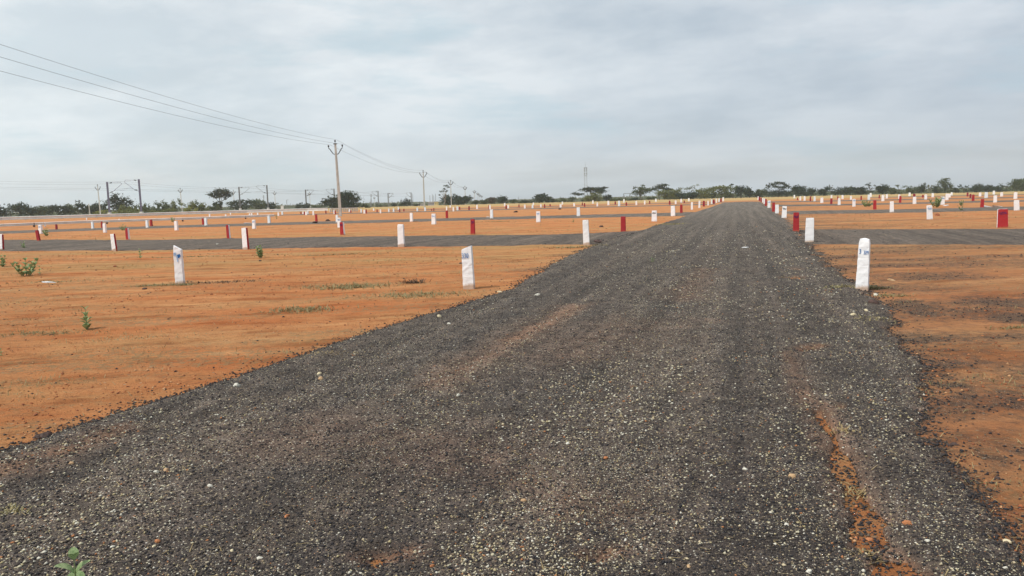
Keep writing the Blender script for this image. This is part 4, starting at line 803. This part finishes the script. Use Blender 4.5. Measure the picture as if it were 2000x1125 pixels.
for x, w, y, kd, lm, lb in [(1391, 16, 376, 'round', dk, 'dark bush between the two olive trees by the road'), (1432, 18, 359, 'sparse', 'Lgreen', 'airy upright tree right of the broad olive umbrella'), (1424, 16, 375, 'round', dk, 'dark low bush at foot of broad olive umbrella'), (1446, 18, 363.5, 'round', dk, 'dark tree above the left edge of road end'), (1463, 20, 366.5, 'round', dk, 'dark tree above the middle of the road end'),
     (1478, 14, 371, 'scrub', dk, 'low dark shrub above the right corner of road end'), (1489, 16, 370, 'round', 'Lgreen', 'low green shrub left of the arched tree'), (1560, 28, 363.5, 'round', dk, 'dark dense tree right of the arched tree'), (1574, 12, 374, 'scrub', dk, 'low dark scrub after the dark dense tree'), (1585, 16, 368, 'round', dk, 'small pointed dark shrub before a gap'),
     (1609, 22, 365, 'round', dk, 'dark shrub standing alone between two gaps'), (1636, 26, 366.5, 'scrub', dk, 'dark flat shrub left of the wide thicket'), (1660, 26, 365.5, 'round', dk, 'left half of the wide low dark thicket'), (1680, 24, 366.5, 'round', dk, 'right half of the wide low dark thicket'), (1700, 18, 356.5, 'sparse', dk, 'bare-topped airy tree right of the wide thicket'),
     (1725, 26, 362, 'round', dk, 'round dark shrub right of the bare-topped tree'), (1744, 16, 368, 'scrub', 'Lgreen', 'low green scrub left of the sparse-topped shrub'), (1757, 24, 361, 'sparse', 'Lgreen', 'sparse-topped shrub right of the round dark shrub'), (1782, 24, 364.5, 'scrub', 'Lgreen', 'low wide shrub left of the upright small tree'), (1801, 14, 360, 'round', dk, 'upright small tree left of the thin wispy one'),
     (1817, 9, 361.5, 'sparse', 'Lpale', 'thin wispy tree left of the tallest tree'), (1830, 18, 363.5, 'scrub', dk, 'low dark shrub at left foot of tallest tree'), (1866, 16, 366.5, 'scrub', dk, 'low scrub right of the tallest tree'), (1883, 22, 360.5, 'sparse', dk, 'dark shrub second right of the tallest tree'), (1909, 26, 360.5, 'round', dk, 'dark shrub that begins the right end thicket'),
     (1931, 22, 362, 'scrub', dk, 'low middle part of the right end thicket'), (1949, 22, 363, 'scrub', dk, 'lowest part of the right end thicket'), (1966, 22, 357.5, 'sparse', dk, 'raised shrub before the olive tree at right edge')]:
    T(x, w, y, kd, lm, lb, dens=1.15, name='bush' if w < 17 else 'tree', cat='bush' if w < 17 else 'tree')
T(1521, 46, 356, None, dk, 'arched spreading dark tree right of the road end', Y=315, blobs=[(-.36, .66, .12, .14), (-.24, .80, .14, .10), (-.05, .88, .16, .09), (.14, .87, .16, .09), (.30, .74, .13, .12), (.42, .62, .08, .1), (-.1, .66, .16, .07), (.15, .6, .2, .08), (-.15, .25, .35, .25), (.25, .25, .3, .28)], dens=.95)
T(1847, 32, 348.5, None, 'Lgreen', 'tallest tree in the right treeline with ragged top', Y=322, blobs=[(-.2, .7, .18, .12), (.0, .85, .18, .12), (.22, .88, .12, .1), (.05, .6, .25, .2), (.1, .3, .4, .3), (-.3, .55, .1, .06), (.35, .35, .2, .25)], dens=.85)
T(1997, 46, 350, None, 'Lgreen', 'large olive tree cut by the right frame edge', Y=305, blobs=[(-.28, .55, .2, .3), (-.1, .75, .2, .2), (.1, .82, .2, .16), (.1, .45, .45, .4)], dens=1.3)
# distant wooded horizon, one mass nobody could count
rn = np.random.default_rng(3); k = 52000; aa = rn.uniform(-.95, .95, k); Dq = rn.uniform(700, 1500, k)
X_ = Dq*np.sin(aa); Y_ = Dq*np.cos(aa); hz_ = (1.0+2.6*np.abs(fbm(X_/45, Y_/45, 91, 3))*2)*rn.random(k)**.7*1.4
P_ = np.stack([X_, Y_, terrain(Dq)-.3+hz_], -1); a = rn.normal(size=(k, 3)); a /= np.linalg.norm(a, axis=1)[:, None]; b = np.cross(a, rn.normal(size=(k, 3))); b /= np.linalg.norm(b, axis=1)[:, None]
sz = (1.0+rn.random(k)*1.6)[:, None]
tag(quads_mesh('far_woodland', np.stack([P_-a*sz, P_-b*sz*.7, P_+a*sz, P_+b*sz*.7], 1), M['Lgreen']), 'faint line of distant scrub along the horizon', 'woodland', kind='stuff')

# ------------------------------------------------------------------ small plants, tufts, stones
def leaf(mb, base, direction, L, wd, up=.3):
    d = Vector(direction).normalized(); s = d.cross(Vector((0, 0, 1))).normalized(); u = s.cross(d); n = 6; V = []
    for i in range(n+1):
        t = i/n; w = wd*math.sin(math.pi*min(.97, t*.9+.06))**.75; c = Vector(base)+d*L*t+u*L*(up*t-up*1.1*t*t)
        V += [c-s*w/2+u*w*.18, c, c+s*w/2+u*w*.18]
    Fs = []
    for i in range(n):
        for q in (0, 1): Fs.append((i*3+q, i*3+q+1, i*3+q+4, i*3+q+3))
    mb.add(V, Fs)
def plant(x, y, h, n, label, spread=.5, stems=1, lw=.75, LL=.46):
    p = grnd(x, y); e = empty('milkweed_plant', p); tag(e, label, 'plant'); rnd = random.Random(int(x*7+y))
    for s in range(stems):
        a = rnd.uniform(0, 6.3); hh = h*rnd.uniform(.55, 1) if s else h; tip = Vector((math.cos(a)*h*spread*(s > 0)*rnd.uniform(.4, 1), math.sin(a)*h*spread*(s > 0), hh)); mb = MB()
        base = Vector((tip.x*.3, tip.y*.3, -.02)); mb.tube([base, base.lerp(tip, .5)+Vector((0, 0, .02*h)), tip], [h*.03, h*.024, h*.012], 6); mb.build('stem', M['stem'], e)
        for i in range(n):
            t = .12+.86*i/(n-1); q = base.lerp(tip, t); a0 = i*1.57+a
            for k2 in (0, math.pi):
                L = h*LL*(1.05-.45*t)*rnd.uniform(.8, 1.15); mb = MB(); leaf(mb, q, (math.cos(a0+k2), math.sin(a0+k2), .55+.5*t), L, L*lw); mb.build('leaf', M['plant'], e, True)
plant(170, 643, .27, 4, 'small upright milkweed with pale leaves in the near left field', stems=2, spread=.35)
plant(52, 538, .38, 4, 'bushy milkweed cluster near the left edge', stems=6, spread=1.0)
plant(78, 535, .18, 3, 'little sprout right of the bushy milkweed cluster', stems=1)
plant(4, 521, .30, 4, 'small milkweed cut by the left frame edge', stems=3, spread=.5)
plant(274, 505, .28, 4, 'thin sprout left of the blue-scrawled post', stems=1)
plant(509, 504, .34, 5, 'small bushy sprout between the scrawled and 330 posts', stems=3, spread=.35)
plant(3, 694, .07, 3, 'tiny low sprout at the left edge of near field', stems=2)
plant(150, 1150, .135, 3, 'large-leaved green seedling at the bottom left on gravel', stems=1, LL=.78, lw=.72)
plant(1273, 511, .11, 3, 'tiny bright green sprout in the middle of gravel road', stems=2, spread=.8)
plant(1693, 404, .6, 5, 'pale straggly bush beside a red post far right', stems=6, spread=1.1)
plant(1829, 405, .75, 5, 'dark green bush behind the blue-topped white post', stems=6, spread=.9)
plant(1878, 402, .45, 4, 'small round bush in the right field, alone', stems=4, spread=.5)
plant(1879, 411, .35, 3, 'small sprout on the second right lane', stems=3, spread=.8)
plant(93, 461, .45, 4, 'dry straggly bush right of the far left red post', stems=4, spread=.9)
plant(241, 450, .4, 4, 'low green bush left of the leaning red post', stems=4, spread=.9); plant(48, 484, .25, 3, 'low weed in the left gravel lane', stems=4, spread=1.2); plant(1119, 434, .2, 3, 'low green weed between far left posts', stems=3, spread=1)
plant(337, 433.5, .5, 4, 'low green weed before the near guardrail', stems=4, spread=1); plant(541, 428, .4, 3, 'small weed right of a white post in far field', stems=2)
def tuft(x, y, rx_, ry_, n, h, m, label, twig=False, seed=0):
    p = grnd(x, y); r = np.random.default_rng(int(x+y*3)); q = r.normal(size=(n, 2))*.42; X = q[:, 0]*rx_; Yq = q[:, 1]*ry_
    z = zatv(p.x+X, p.y+Yq)-p.z; L = h*(.35+.8*r.random(n)); a = r.uniform(0, 6.3, n); lean = .5+1.1*r.random(n)
    B0 = np.stack([X, Yq, z-.004], -1); dirv = np.stack([np.cos(a)*lean, np.sin(a)*lean, np.ones(n)*.8], -1); dirv /= np.linalg.norm(dirv, axis=1)[:, None]
    w = np.stack([-np.sin(a), np.cos(a), np.zeros(n)], -1)*(.0035 if not twig else .004)*(1+p.y/14)
    B1 = B0+dirv*L[:, None]*.6; B2 = B0+dirv*L[:, None]; B2[:, 2] -= L*.18
    V = np.concatenate([np.stack([B0-w, B0+w, B1+w*.8, B1-w*.8], 1), np.stack([B1-w*.8, B1+w*.8, B2+w*.2, B2-w*.2], 1)])
    o = quads_mesh('twig_heap' if twig else 'grass_tuft', V, M[m]); o.location = p; tag(o, label, kind='stuff'); return o
for a in [(682, 561, 1.1, .5, 700, .11, 'sgreen', 'wide pale green grass tuft left of the 330 post'), (812, 577, 1.0, .45, 420, .10, 'sgreen', 'wide grass tuft nearest the 330 post on its left'), (588, 606, .7, .4, 420, .10, 'sgreen', 'yellow-green grass tuft in middle of near field'), (806, 553, .3, .2, 120, .16, 'twig', 'small dark twiggy tuft above the wide grass tuft', True),
          (300, 558, .6, .18, 260, .08, 'sgreen', 'dark green grass tuft left of the scrawled post foot'), (360, 557, .3, .12, 150, .08, 'sgreen', 'short grass at the foot of scrawled post'), (440, 551, 1.2, .3, 300, .07, 'twig', 'brown twig litter right of the scrawled post', True), (660, 498, 2.2, .4, 380, .08, 'sgreen', 'long thin grass streak behind the near field centre'),
          (370, 502, 1.6, .3, 260, .08, 'sgreen', 'grass streak behind the scrawled post'), (80, 652, .7, .25, 260, .05, 'sgreen', 'low grass left of the small milkweed'), (100, 550, .8, .25, 160, .06, 'sgreen', 'thin grass near the white scrap at left'), (280, 660, 1.0, .35, 260, .04, 'straw', 'flattened straw right of small milkweed'), (640, 690, .4, .2, 120, .03, 'straw', 'small straw patch by the road edge'),
          (1700, 563, .35, .12, 260, .10, 'sgreen', 'weedy grass around the 329 post foot'), (1645, 560, .3, .15, 160, .07, 'sgreen', 'short green weeds left of the 329 post'), (1745, 578, .35, .2, 160, .07, 'sgreen', 'short weeds right of the 329 post foot'), (1980, 640, .35, .08, 120, .06, 'sgreen', 'thin green grass at right edge of the dirt'), (1705, 622, .4, .2, 120, .05, 'sgreen', 'low green weeds below the 329 post'),
          (1640, 840, .10, .12, 40, .06, 'straw', 'dry straw at the top of the dirt streak'), (1672, 965, .07, .12, 40, .06, 'straw', 'dry straw in middle of the dirt streak'), (1700, 1085, .08, .05, 40, .05, 'straw', 'dry straw at bottom of the dirt streak'), (1310, 438, 1.0, .8, 320, .12, 'sgreen', 'yellow-green grass on the far left road corner'), (1120, 484, 1.2, .5, 320, .10, 'sgreen', 'greenish grass at the near left road corner'),
          (20, 1000, .12, .08, 90, .04, 'sgreen', 'little green weed at bottom left of gravel'), (975, 433, 2.4, .4, 260, .10, 'sgreen', 'long grass streak beyond the first left lane')]: tuft(*a)

def stone(x, y, r, m, label, sq=(1.2, .9, .7), name='stone', cat='stone', grp='larger stones lying on the ground', rz=None):
    r *= .82 if name == 'stone' else .95
    rnd = random.Random(int(x*31+y)); p = grnd(x, y); mb = MB(); n1, n2 = 7, 5; V = [(0, 0, r*sq[2])]
    for i in range(1, n2):
        ph = math.pi*i/n2
        for j in range(n1): th = 2*math.pi*j/n1; k = rnd.uniform(.66, 1.2); V.append((r*sq[0]*math.sin(ph)*math.cos(th)*k, r*sq[1]*math.sin(ph)*math.sin(th)*k, r*sq[2]*math.cos(ph)*k))
    V.append((0, 0, -r*sq[2])); Fs = [(0, 1+j, 1+(j+1) % n1) for j in range(n1)]
    for i in range(n2-2):
        for j in range(n1): a = 1+i*n1+j; b = 1+i*n1+(j+1) % n1; Fs.append((a, a+n1, b+n1, b))
    k = len(V)-1; o_ = 1+(n2-2)*n1; Fs += [(k, o_+(j+1) % n1, o_+j) for j in range(n1)]
    mb.add(V, Fs); o = mb.build(name, M[m]); o.location = p+Vector((0, 0, r*sq[2]*.25)); o.rotation_euler = (rnd.uniform(-.2, .2), rnd.uniform(-.2, .2), rnd.uniform(0, 3) if rz is None else rz); tag(o, label, cat, grp)
for a in [(976, 571, .055, 'scream', 'flat cream stone on the left road edge below the 330 post', (1.5, .8, .5)), (1050, 577, .05, 'swhite', 'bright white stone on gravel right of the 330 post'), (858, 619, .045, 'scream', 'cream stone on gravel just in from left road edge'), (877, 633, .028, 'swhite', 'small white stone right of the cream stone'),
          (623, 731, .026, 'scream', 'small yellow-white stone on gravel near the left edge'), (627, 741, .034, 'stan', 'tan stone just below a small yellow-white one'), (462, 754, .035, 'swhite', 'pale stone on gravel edge left of the tan one'), (306, 923, .020, 'swhite', 'small white stone at left, beside a tan one'), (324, 919, .021, 'stan', 'small tan stone at left, beside a white one'),
          (410, 950, .017, 'swhite', 'small round white stone in lower left gravel'), (220, 1069, .013, 'swhite', 'white pebble right of the green seedling'), (308, 1058, .015, 'sor', 'orange pebble in the lower left gravel'), (301, 1068, .013, 'scream', 'cream pebble touching the lower left orange one'), (453, 1076, .012, 'scream', 'cream pebble at lower left, alone'), (80, 1051, .011, 'swhite', 'white pebble left of the green seedling'),
          (560, 1010, .021, 'sor', 'orange-brown stone in the lower middle left'), (1023, 979, .020, 'stan', 'flat tan stone in the lower middle'), (1183, 896, .021, 'sor', 'orange stone right of the road middle'), (845, 1106, .013, 'sor', 'orange pebble at the bottom middle'), (1109, 867, .018, 'swhite', 'white stone near the road middle'), (1547, 931, .024, 'stan', 'tan stone left of the dirt streak'),
          (1581, 1118, .017, 'swhite', 'big creamy pebble at the bottom edge left of streak'), (1537, 1026, .015, 'swhite', 'white pebble left of the dirt streak, lower'), (1772, 1023, .025, 'sor', 'brown-orange stone right of the dirt streak'), (1698, 1056, .019, 'sor', 'orange stone inside the dirt streak'), (1811, 1057, .013, 'swhite', 'white pebble right of the dirt streak'),
          (1966, 1059, .021, 'scream', 'creamy stone near the right edge, lower'), (1964, 1110, .012, 'swhite', 'small white pebble at the bottom right corner'), (1710, 577, .045, 'swhite', 'white stone right below the 329 post'), (1667, 615, .04, 'scream', 'cream stone below left of the 329 post'), (1691, 607, .036, 'scream', 'yellowish stone directly below the 329 post'),
          (1742, 548, .07, 'stan', 'pinkish tan stone on dirt right of the 329 post', (1.5, .8, .4)), (1222, 1056, .012, 'swhite', 'white pebble at the lower middle right'), (507, 1091, .014, 'swhite', 'white pebble at bottom left of middle'), (895, 772, .02, 'swhite', 'white stone at left of road middle'), (1390, 930, .014, 'swhite', 'white pebble left of the tan stone'),
          (1455, 917, .016, 'swhite', 'white pebble nearer the tan stone'), (1345, 1107, .012, 'stan', 'tan pebble at the bottom, right of middle'), (140, 905, .02, 'stan', 'tan pebble near left edge of gravel'), (425, 470+7, .06, 'swhite', 'white scrap on the left lane between red post and white post')]:
    stone(*a)
for a in [(92, 852, .045, 'clod', 'dark clod on dirt beside the left road edge'), (72, 855, .03, 'clod', 'smaller dark clod left of the other at road edge'), (1168, 473, .16, 'clod', 'black clod at the near left road corner'), (282, 565, .05, 'clod', 'dark clod below the dark green grass tuft'), (615, 436.8, .22, 'clod', 'dark clod on second left lane below a red post'), (640, 432, .26, 'clod', 'larger dark clod left of the big forked pole'),
          (1006.5, 415, .26, 'clod', 'dark clod in far field near the centre'), (1174, 443.5, .13, 'clod', 'dark clod between red post and white post, left field'), (1093, 409, .25, 'clod', 'tiny dark clod on the third left lane'), (1863, 771-60, .02, 'clod', 'dark chip on dirt at right'), (1857, 871, .02, 'clod', 'dark clod on right dirt near the gravel edge'), (1865, 869, .022, 'clod', 'darker clod beside it on the right dirt'),
          (1948, 935, .018, 'clod', 'dark clod on the right dirt, lower'), (508, 510, .05, 'clod', 'little dark clod below the bushy sprout'), (224, 521, .07, 'redclod', 'red-brown clod in the near left field'), (1706, 592, .07, 'clod', 'dark flat clod just below the 329 post foot'), (1831, 421, .18, 'redclod', 'red-brown clod right of the blue-topped white post'), (900, 515, .05, 'clod', 'dark clod left of the 330 post')]:
    stone(a[0], a[1], a[2], a[3], a[4], (1.2, .9, .6), 'clod', 'clod', 'dark clods of earth')
for x, y, r, l in [(1456, 483.5, .085, 'white strip of litter on the gravel road'), (95, 552, .12, 'white scrap on the near left field'), (955, 425, .22, 'white litter beside a white post on second left lane'), (484, 437.5+0, .28, 'white scrap on second left lane'), (1847, 401.5, .3, 'white litter right of the blue-marked white post, right field'), (1930, 405, .5, 'white litter right of a red post on right lane'), (1950, 404.5, .5, 'second white litter piece on the right lane')]:
    stone(x, y, r, 'litter', l, (1.5, .5, .18), 'litter', 'litter', 'white litter scraps', rz=.2)

# loose stones and straw nobody could count
def pebbles(name, n, fpos, rfun, m, label, seed):
    r = np.random.default_rng(seed); X, Y = fpos(r, n); Z = zatv(X, Y); n = len(X); rr = rfun(r, X, Y)
    base = np.array([(1, 0, 0), (0, 1, 0), (-1, 0, 0), (0, -1, 0), (0, 0, .8), (0, 0, -.6)], float); F8 = [(0, 1, 4), (1, 2, 4), (2, 3, 4), (3, 0, 4), (1, 0, 5), (2, 1, 5), (3, 2, 5), (0, 3, 5)]
    a = r.uniform(0, 6.3, n); ca, sa = np.cos(a), np.sin(a); V = base[None]*(rr[:, None, None])*(1+.5*r.uniform(-1, 1, (n, 6, 3)))*np.array([1.15, .9, .8])
    Vx = V[..., 0]*ca[:, None]-V[..., 1]*sa[:, None]; Vy = V[..., 0]*sa[:, None]+V[..., 1]*ca[:, None]
    V = np.stack([Vx+X[:, None], Vy+Y[:, None], V[..., 2]+(Z+rr*.25)[:, None]], -1)
    Fi = (np.arange(n)[:, None, None]*6+np.array(F8)[None]).reshape(-1, 3)
    me = bpy.data.meshes.new(name); me.vertices.add(n*6); me.vertices.foreach_set('co', V.reshape(-1).astype(np.float32)); me.loops.add(len(Fi)*3); me.loops.foreach_set('vertex_index', Fi.reshape(-1).astype(np.int32))
    me.polygons.add(len(Fi)); me.polygons.foreach_set('loop_start', np.arange(0, len(Fi)*3, 3, dtype=np.int32)); me.update(calc_edges=True); me.materials.append(m)
    me.polygons.foreach_set('use_smooth', np.ones(len(Fi), bool))
    o = bpy.data.objects.new(name, me); C.objects.link(o); tag(o, label, 'gravel', kind='stuff'); return o
def pebmat(name, stops):
    m, nt, b = mat(name); g_ = N(nt, 'NewGeometry'); nt.links.new(ramp(nt, g_.outputs['Random Per Island'], stops, 'CONSTANT'), b.inputs['Base Color']); return m
mp_pale = pebmat('pale_pebbles', [(0, (.46, .42, .30)), (.3, (.56, .53, .44)), (.5, (.38, .32, .18)), (.65, (.50, .42, .28)), (.8, (.26, .20, .13)), (.93, (.36, .16, .07))])
mp_dark = pebmat('dark_pebbles', [(0, (.026, .025, .029)), (.3, (.045, .038, .036)), (.55, (.068, .055, .046)), (.75, (.034, .030, .031)), (.9, (.125, .098, .072))])
def on_road(r, n, dmax, dmin=2.3):
    D = dmin*(dmax/dmin)**(r.random(n*3)**1.15); A = r.uniform(-.72, .72, n*3); X = D*np.sin(A); Y = D*np.cos(A); k = roadv(X, Y); X, Y = X[k], Y[k]; k = r.random(len(X)) > (np.hypot(X, Y)/dmax)**1.5; X, Y = X[k], Y[k]; return X[:n], Y[:n]
def on_road_pale(r, n):
    X, Y = on_road(r, int(n*1.9), 45); la = X*math.cos(RD)-Y*math.sin(RD); al = X*math.sin(RD)+Y*math.cos(RD)
    k = r.random(len(X)) < np.clip(.55+2.4*fbm(la*2.2, al*.1, 301, 3)+1.3*fbm(X*1.4, Y*1.4, 303, 3), .12, 1); return X[k][:n], Y[k][:n]
pebbles('pale_chips', 60000, on_road_pale, lambda r, X, Y: (.0018+.0068*r.random(len(X))**4.4*np.clip(.6+1.6*fbm(X*.9, Y*.9, 83, 2)+.25*(X > Y*.2), .4, 1.4))*(1+np.hypot(X, Y)/12), mp_pale, 'pale chips scattered through the dark gravel', 1)
pebbles('dark_chips', 110000, lambda r, n: on_road(r, n, 45), lambda r, X, Y: (.0022+.0050*r.random(len(X))**2)*(1+np.hypot(X, Y)/14), mp_dark, 'dark stone chips of the road surface', 2)
def on_edge(r, n):
    D = 2.6*(34/2.6)**r.random(n*8); A = r.uniform(-.75, .75, n*8); X = D*np.sin(A); Y = D*np.cos(A)
    i = np.clip(np.searchsorted(Ds, D), 1, nr-1); j = np.clip(np.searchsorted(az, A), 1, nc-1); s = sdroad[i, j]; gt = grit[i, j]
    dp = dip[i, j]
    k = ((dp > .03) & (r.random(len(X)) < .35)) | ((s < .06) & (r.random(len(X)) < np.exp(np.minimum(s, 0)/.09)*.9)) | ((s < 0) & (r.random(len(X)) < (gt-.45)*.6)) | ((s < 0) & (r.random(len(X)) < .004)); return X[k][:n], Y[k][:n]
pebbles('loose_grit', 60000, on_edge, lambda r, X, Y: (.003+.007*r.random(len(X))**2)*(1+np.hypot(X, Y)/14), mp_dark, 'loose dark grit spilled along the road edges', 3)
r = np.random.default_rng(9); n = 9000; D = 3*(45/3)**r.random(n); A = r.uniform(-.75, .75, n); X, Y = D*np.sin(A), D*np.cos(A)
k = ((fbm(X*.35, Y*.9, 77, 3) > .03) & ~roadv(X, Y)) | (roadv(X, Y) & (r.random(n) < .12)); X, Y, D = X[k], Y[k], D[k]; n = len(X); Z = zatv(X, Y)+.004; a = r.uniform(0, 6.3, n); L = (.015+.05*r.random(n))*(1+D/25)
d = np.stack([np.cos(a), np.sin(a), .25*r.random(n)], -1)*L[:, None]; w = np.stack([-np.sin(a), np.cos(a), np.zeros(n)], -1)*(.0016*(1+D/8))[:, None]; P0 = np.stack([X, Y, Z], -1)
tag(quads_mesh('straw_litter', np.stack([P0-w, P0+w, P0+d+w*.5, P0+d-w*.5], 1), M['straw']), 'bits of dry straw strewn over the ground', 'straw', kind='stuff')

def lanev(X, Y):
    D = np.hypot(X, Y); A = np.arctan2(X, Y); i = np.clip(np.searchsorted(Ds, D), 1, nr-1); j = np.clip(np.searchsorted(az, A), 1, nc-1); return Ztop[i, j]-g[i, j] > .004
def on_dirt(r, n):
    D = 3*(40/3)**r.random(n*3); A = r.uniform(-.75, .75, n*3); X = D*np.sin(A); Y = D*np.cos(A); k = ~roadv(X, Y) & ~lanev(X, Y) & (r.random(len(X)) < np.clip(.3+2.5*fbm(X*.4, Y*.8, 501, 3), .05, 1)); return X[k][:n], Y[k][:n]
mp_earth = pebmat('earth_clods', [(0, (.30, .10, .04)), (.35, (.42, .17, .07)), (.6, (.22, .08, .04)), (.78, (.50, .28, .14)), (.97, (.12, .06, .04))])
pebbles('earth_crumbs', 26000, on_dirt, lambda r, X, Y: (.003+.009*r.random(len(X))**4)*(1+np.hypot(X, Y)/20), mp_earth, 'crumbs and clods of red earth over the bare field', 8)
r = np.random.default_rng(19); n = 150000; D = 3.5*(60/3.5)**(r.random(n)**.8); A = r.uniform(-.75, .75, n); X, Y = D*np.sin(A), D*np.cos(A)
u = X*math.cos(.14)+Y*math.sin(.14); v_ = Y*math.cos(.14)-X*math.sin(.14)
k = (fbm(u*.28, v_*1.1, 177, 5)+.5*fbm(u*2.5, v_*5, 187, 3) > .17) & ~lanev(X, Y) & (r.random(n) < .75); X, Y, D = X[k], Y[k], D[k]; n = len(X); Z = zatv(X, Y)-.002; a = r.uniform(0, 6.3, n); L = (.012+.035*r.random(n)**2)*(1+D/30)
d = np.stack([np.cos(a)*.8, np.sin(a)*.8, .35+.7*r.random(n)], -1)*L[:, None]; w = np.stack([-np.sin(a), np.cos(a), np.zeros(n)], -1)*(.0017*(1+D/9))[:, None]; P0 = np.stack([X, Y, Z], -1)
tag(quads_mesh('dry_grass', np.stack([P0-w, P0+w, P0+d+w*.5, P0+d-w*.5], 1), M['sgreen']), 'thin dry grass growing in bands over the red earth', kind='stuff')

# ------------------------------------------------------------------ haze
me = bpy.data.meshes.new('haze'); Sx = 2600; v = [(x, y, z) for z in (-6, 95) for x, y in ((-Sx, -Sx), (Sx, -Sx), (Sx, Sx), (-Sx, Sx))]
me.from_pydata(v, [], [(3, 2, 1, 0), (4, 5, 6, 7), (0, 1, 5, 4), (1, 2, 6, 5), (2, 3, 7, 6), (3, 0, 4, 7)]); hz = bpy.data.objects.new('haze', me); C.objects.link(hz); tag(hz, kind='stuff')
m = bpy.data.materials.new('haze_air'); m.use_nodes = True; nt = m.node_tree; nt.nodes.clear(); o = nt.nodes.new('ShaderNodeOutputMaterial'); pv = nt.nodes.new('ShaderNodeVolumePrincipled')
pv.inputs['Color'].default_value = (.90, .94, .97, 1); pv.inputs['Density'].default_value = .00024; pv.inputs['Anisotropy'].default_value = .2; nt.links.new(pv.outputs[0], o.inputs['Volume']); me.materials.append(m)

# ------------------------------------------------------------------ light and sky
SUN_EL, SUN_AZ = R(54), R(-118)       # azimuth from +Y towards +X: sun stands left and a little behind
sd = bpy.data.lights.new('sun', 'SUN'); sd.energy = 3.5; sd.angle = R(3.0); sd.color = (1, .95, .88); so = bpy.data.objects.new('sun', sd); C.objects.link(so)
dv = Vector((math.sin(SUN_AZ)*math.cos(SUN_EL), math.cos(SUN_AZ)*math.cos(SUN_EL), math.sin(SUN_EL))); so.rotation_euler = dv.to_track_quat('Z', 'Y').to_euler(); so.location = (0, 0, 50)
w = bpy.data.worlds.new('World'); sc.world = w; w.use_nodes = True; nt = w.node_tree; nt.nodes.clear(); out = nt.nodes.new('ShaderNodeOutputWorld'); bg = nt.nodes.new('ShaderNodeBackground')
sky = N(nt, 'TexSky', sky_type='NISHITA'); sky.sun_disc = False; sky.sun_elevation = SUN_EL; sky.sun_rotation = SUN_AZ; sky.dust_density = 2.5; sky.air_density = 1.1
gen = N(nt, 'TexCoord').outputs['Generated']; sp = N(nt, 'SeparateXYZ'); nt.links.new(gen, sp.inputs[0])
zc = math_(nt, 'ADD', math_(nt, 'MAXIMUM', sp.outputs[2], 0.0), .16)
cb = N(nt, 'CombineXYZ'); nt.links.new(math_(nt, 'DIVIDE', sp.outputs[0], zc), cb.inputs[0]); nt.links.new(math_(nt, 'DIVIDE', sp.outputs[1], zc), cb.inputs[1])
pc = cb.outputs[0]
n1 = noise(nt, scalev(nt, pc, (.7, 1.0, 1), R(28)), .85, 7, .55); n2 = noise(nt, scalev(nt, gen, (1, 1, 2.6)), 3.6, 7, .6); n3 = noise(nt, scalev(nt, pc, (.3, 1, 1), R(8)), .42, 3, .5)
# thin cloud cover: blue-grey veil with paler fibrous patches, brighter towards the sun side
sunside = ramp(nt, math_(nt, 'ADD', math_(nt, 'MULTIPLY', sp.outputs[0], -.5), .5), [(.18, 0), (.80, 1)])
shade = mix(nt, sunside, (4.3, 5.15, 6.2), (7.6, 8.5, 9.0)); lite = mix(nt, sunside, (6.7, 7.35, 8.1), (10.2, 10.6, 10.7))
hi = ramp(nt, math_(nt, 'ADD', math_(nt, 'MULTIPLY', n1, .5), math_(nt, 'MULTIPLY', n2, .5)), [(.43, 0), (.575, 1)])
elev = ramp(nt, sp.outputs[2], [(0.0, .35), (.06, .7), (.2, 1)])
cloud = mix(nt, math_(nt, 'MULTIPLY', hi, elev), shade, lite)
cloud = mix(nt, math_(nt, 'MULTIPLY', ramp(nt, noise(nt, scalev(nt, gen, (1, 1, 4.5)), 3.1, 6, .6), [(.53, 0), (.66, 1)]), .65), cloud, mix(nt, sunside, (4.6, 6.1, 7.2), (6.2, 7.8, 8.5)))
cover = ramp(nt, math_(nt, 'ADD', math_(nt, 'MULTIPLY', n3, .5), math_(nt, 'MULTIPLY', n1, .5)), [(.36, .74), (.52, .97)])
col = mix(nt, cover, sky.outputs[0], cloud)
col = mix(nt, 1.0, col, ramp(nt, sp.outputs[2], [(0.0, (.80, .85, .88)), (.10, (.91, .94, .96)), (.28, (1.03, 1.02, 1.01))]), 'MULTIPLY')
nt.links.new(col, bg.inputs[0]); bg.inputs[1].default_value = .10; nt.links.new(bg.outputs[0], out.inputs[0])

sc.render.engine = 'CYCLES'; sc.cycles.max_bounces = 6; sc.cycles.volume_bounces = 1
sc.view_settings.view_transform = 'Standard'; sc.view_settings.look = 'None'; sc.view_settings.gamma = 1; sc.view_settings.exposure = 0
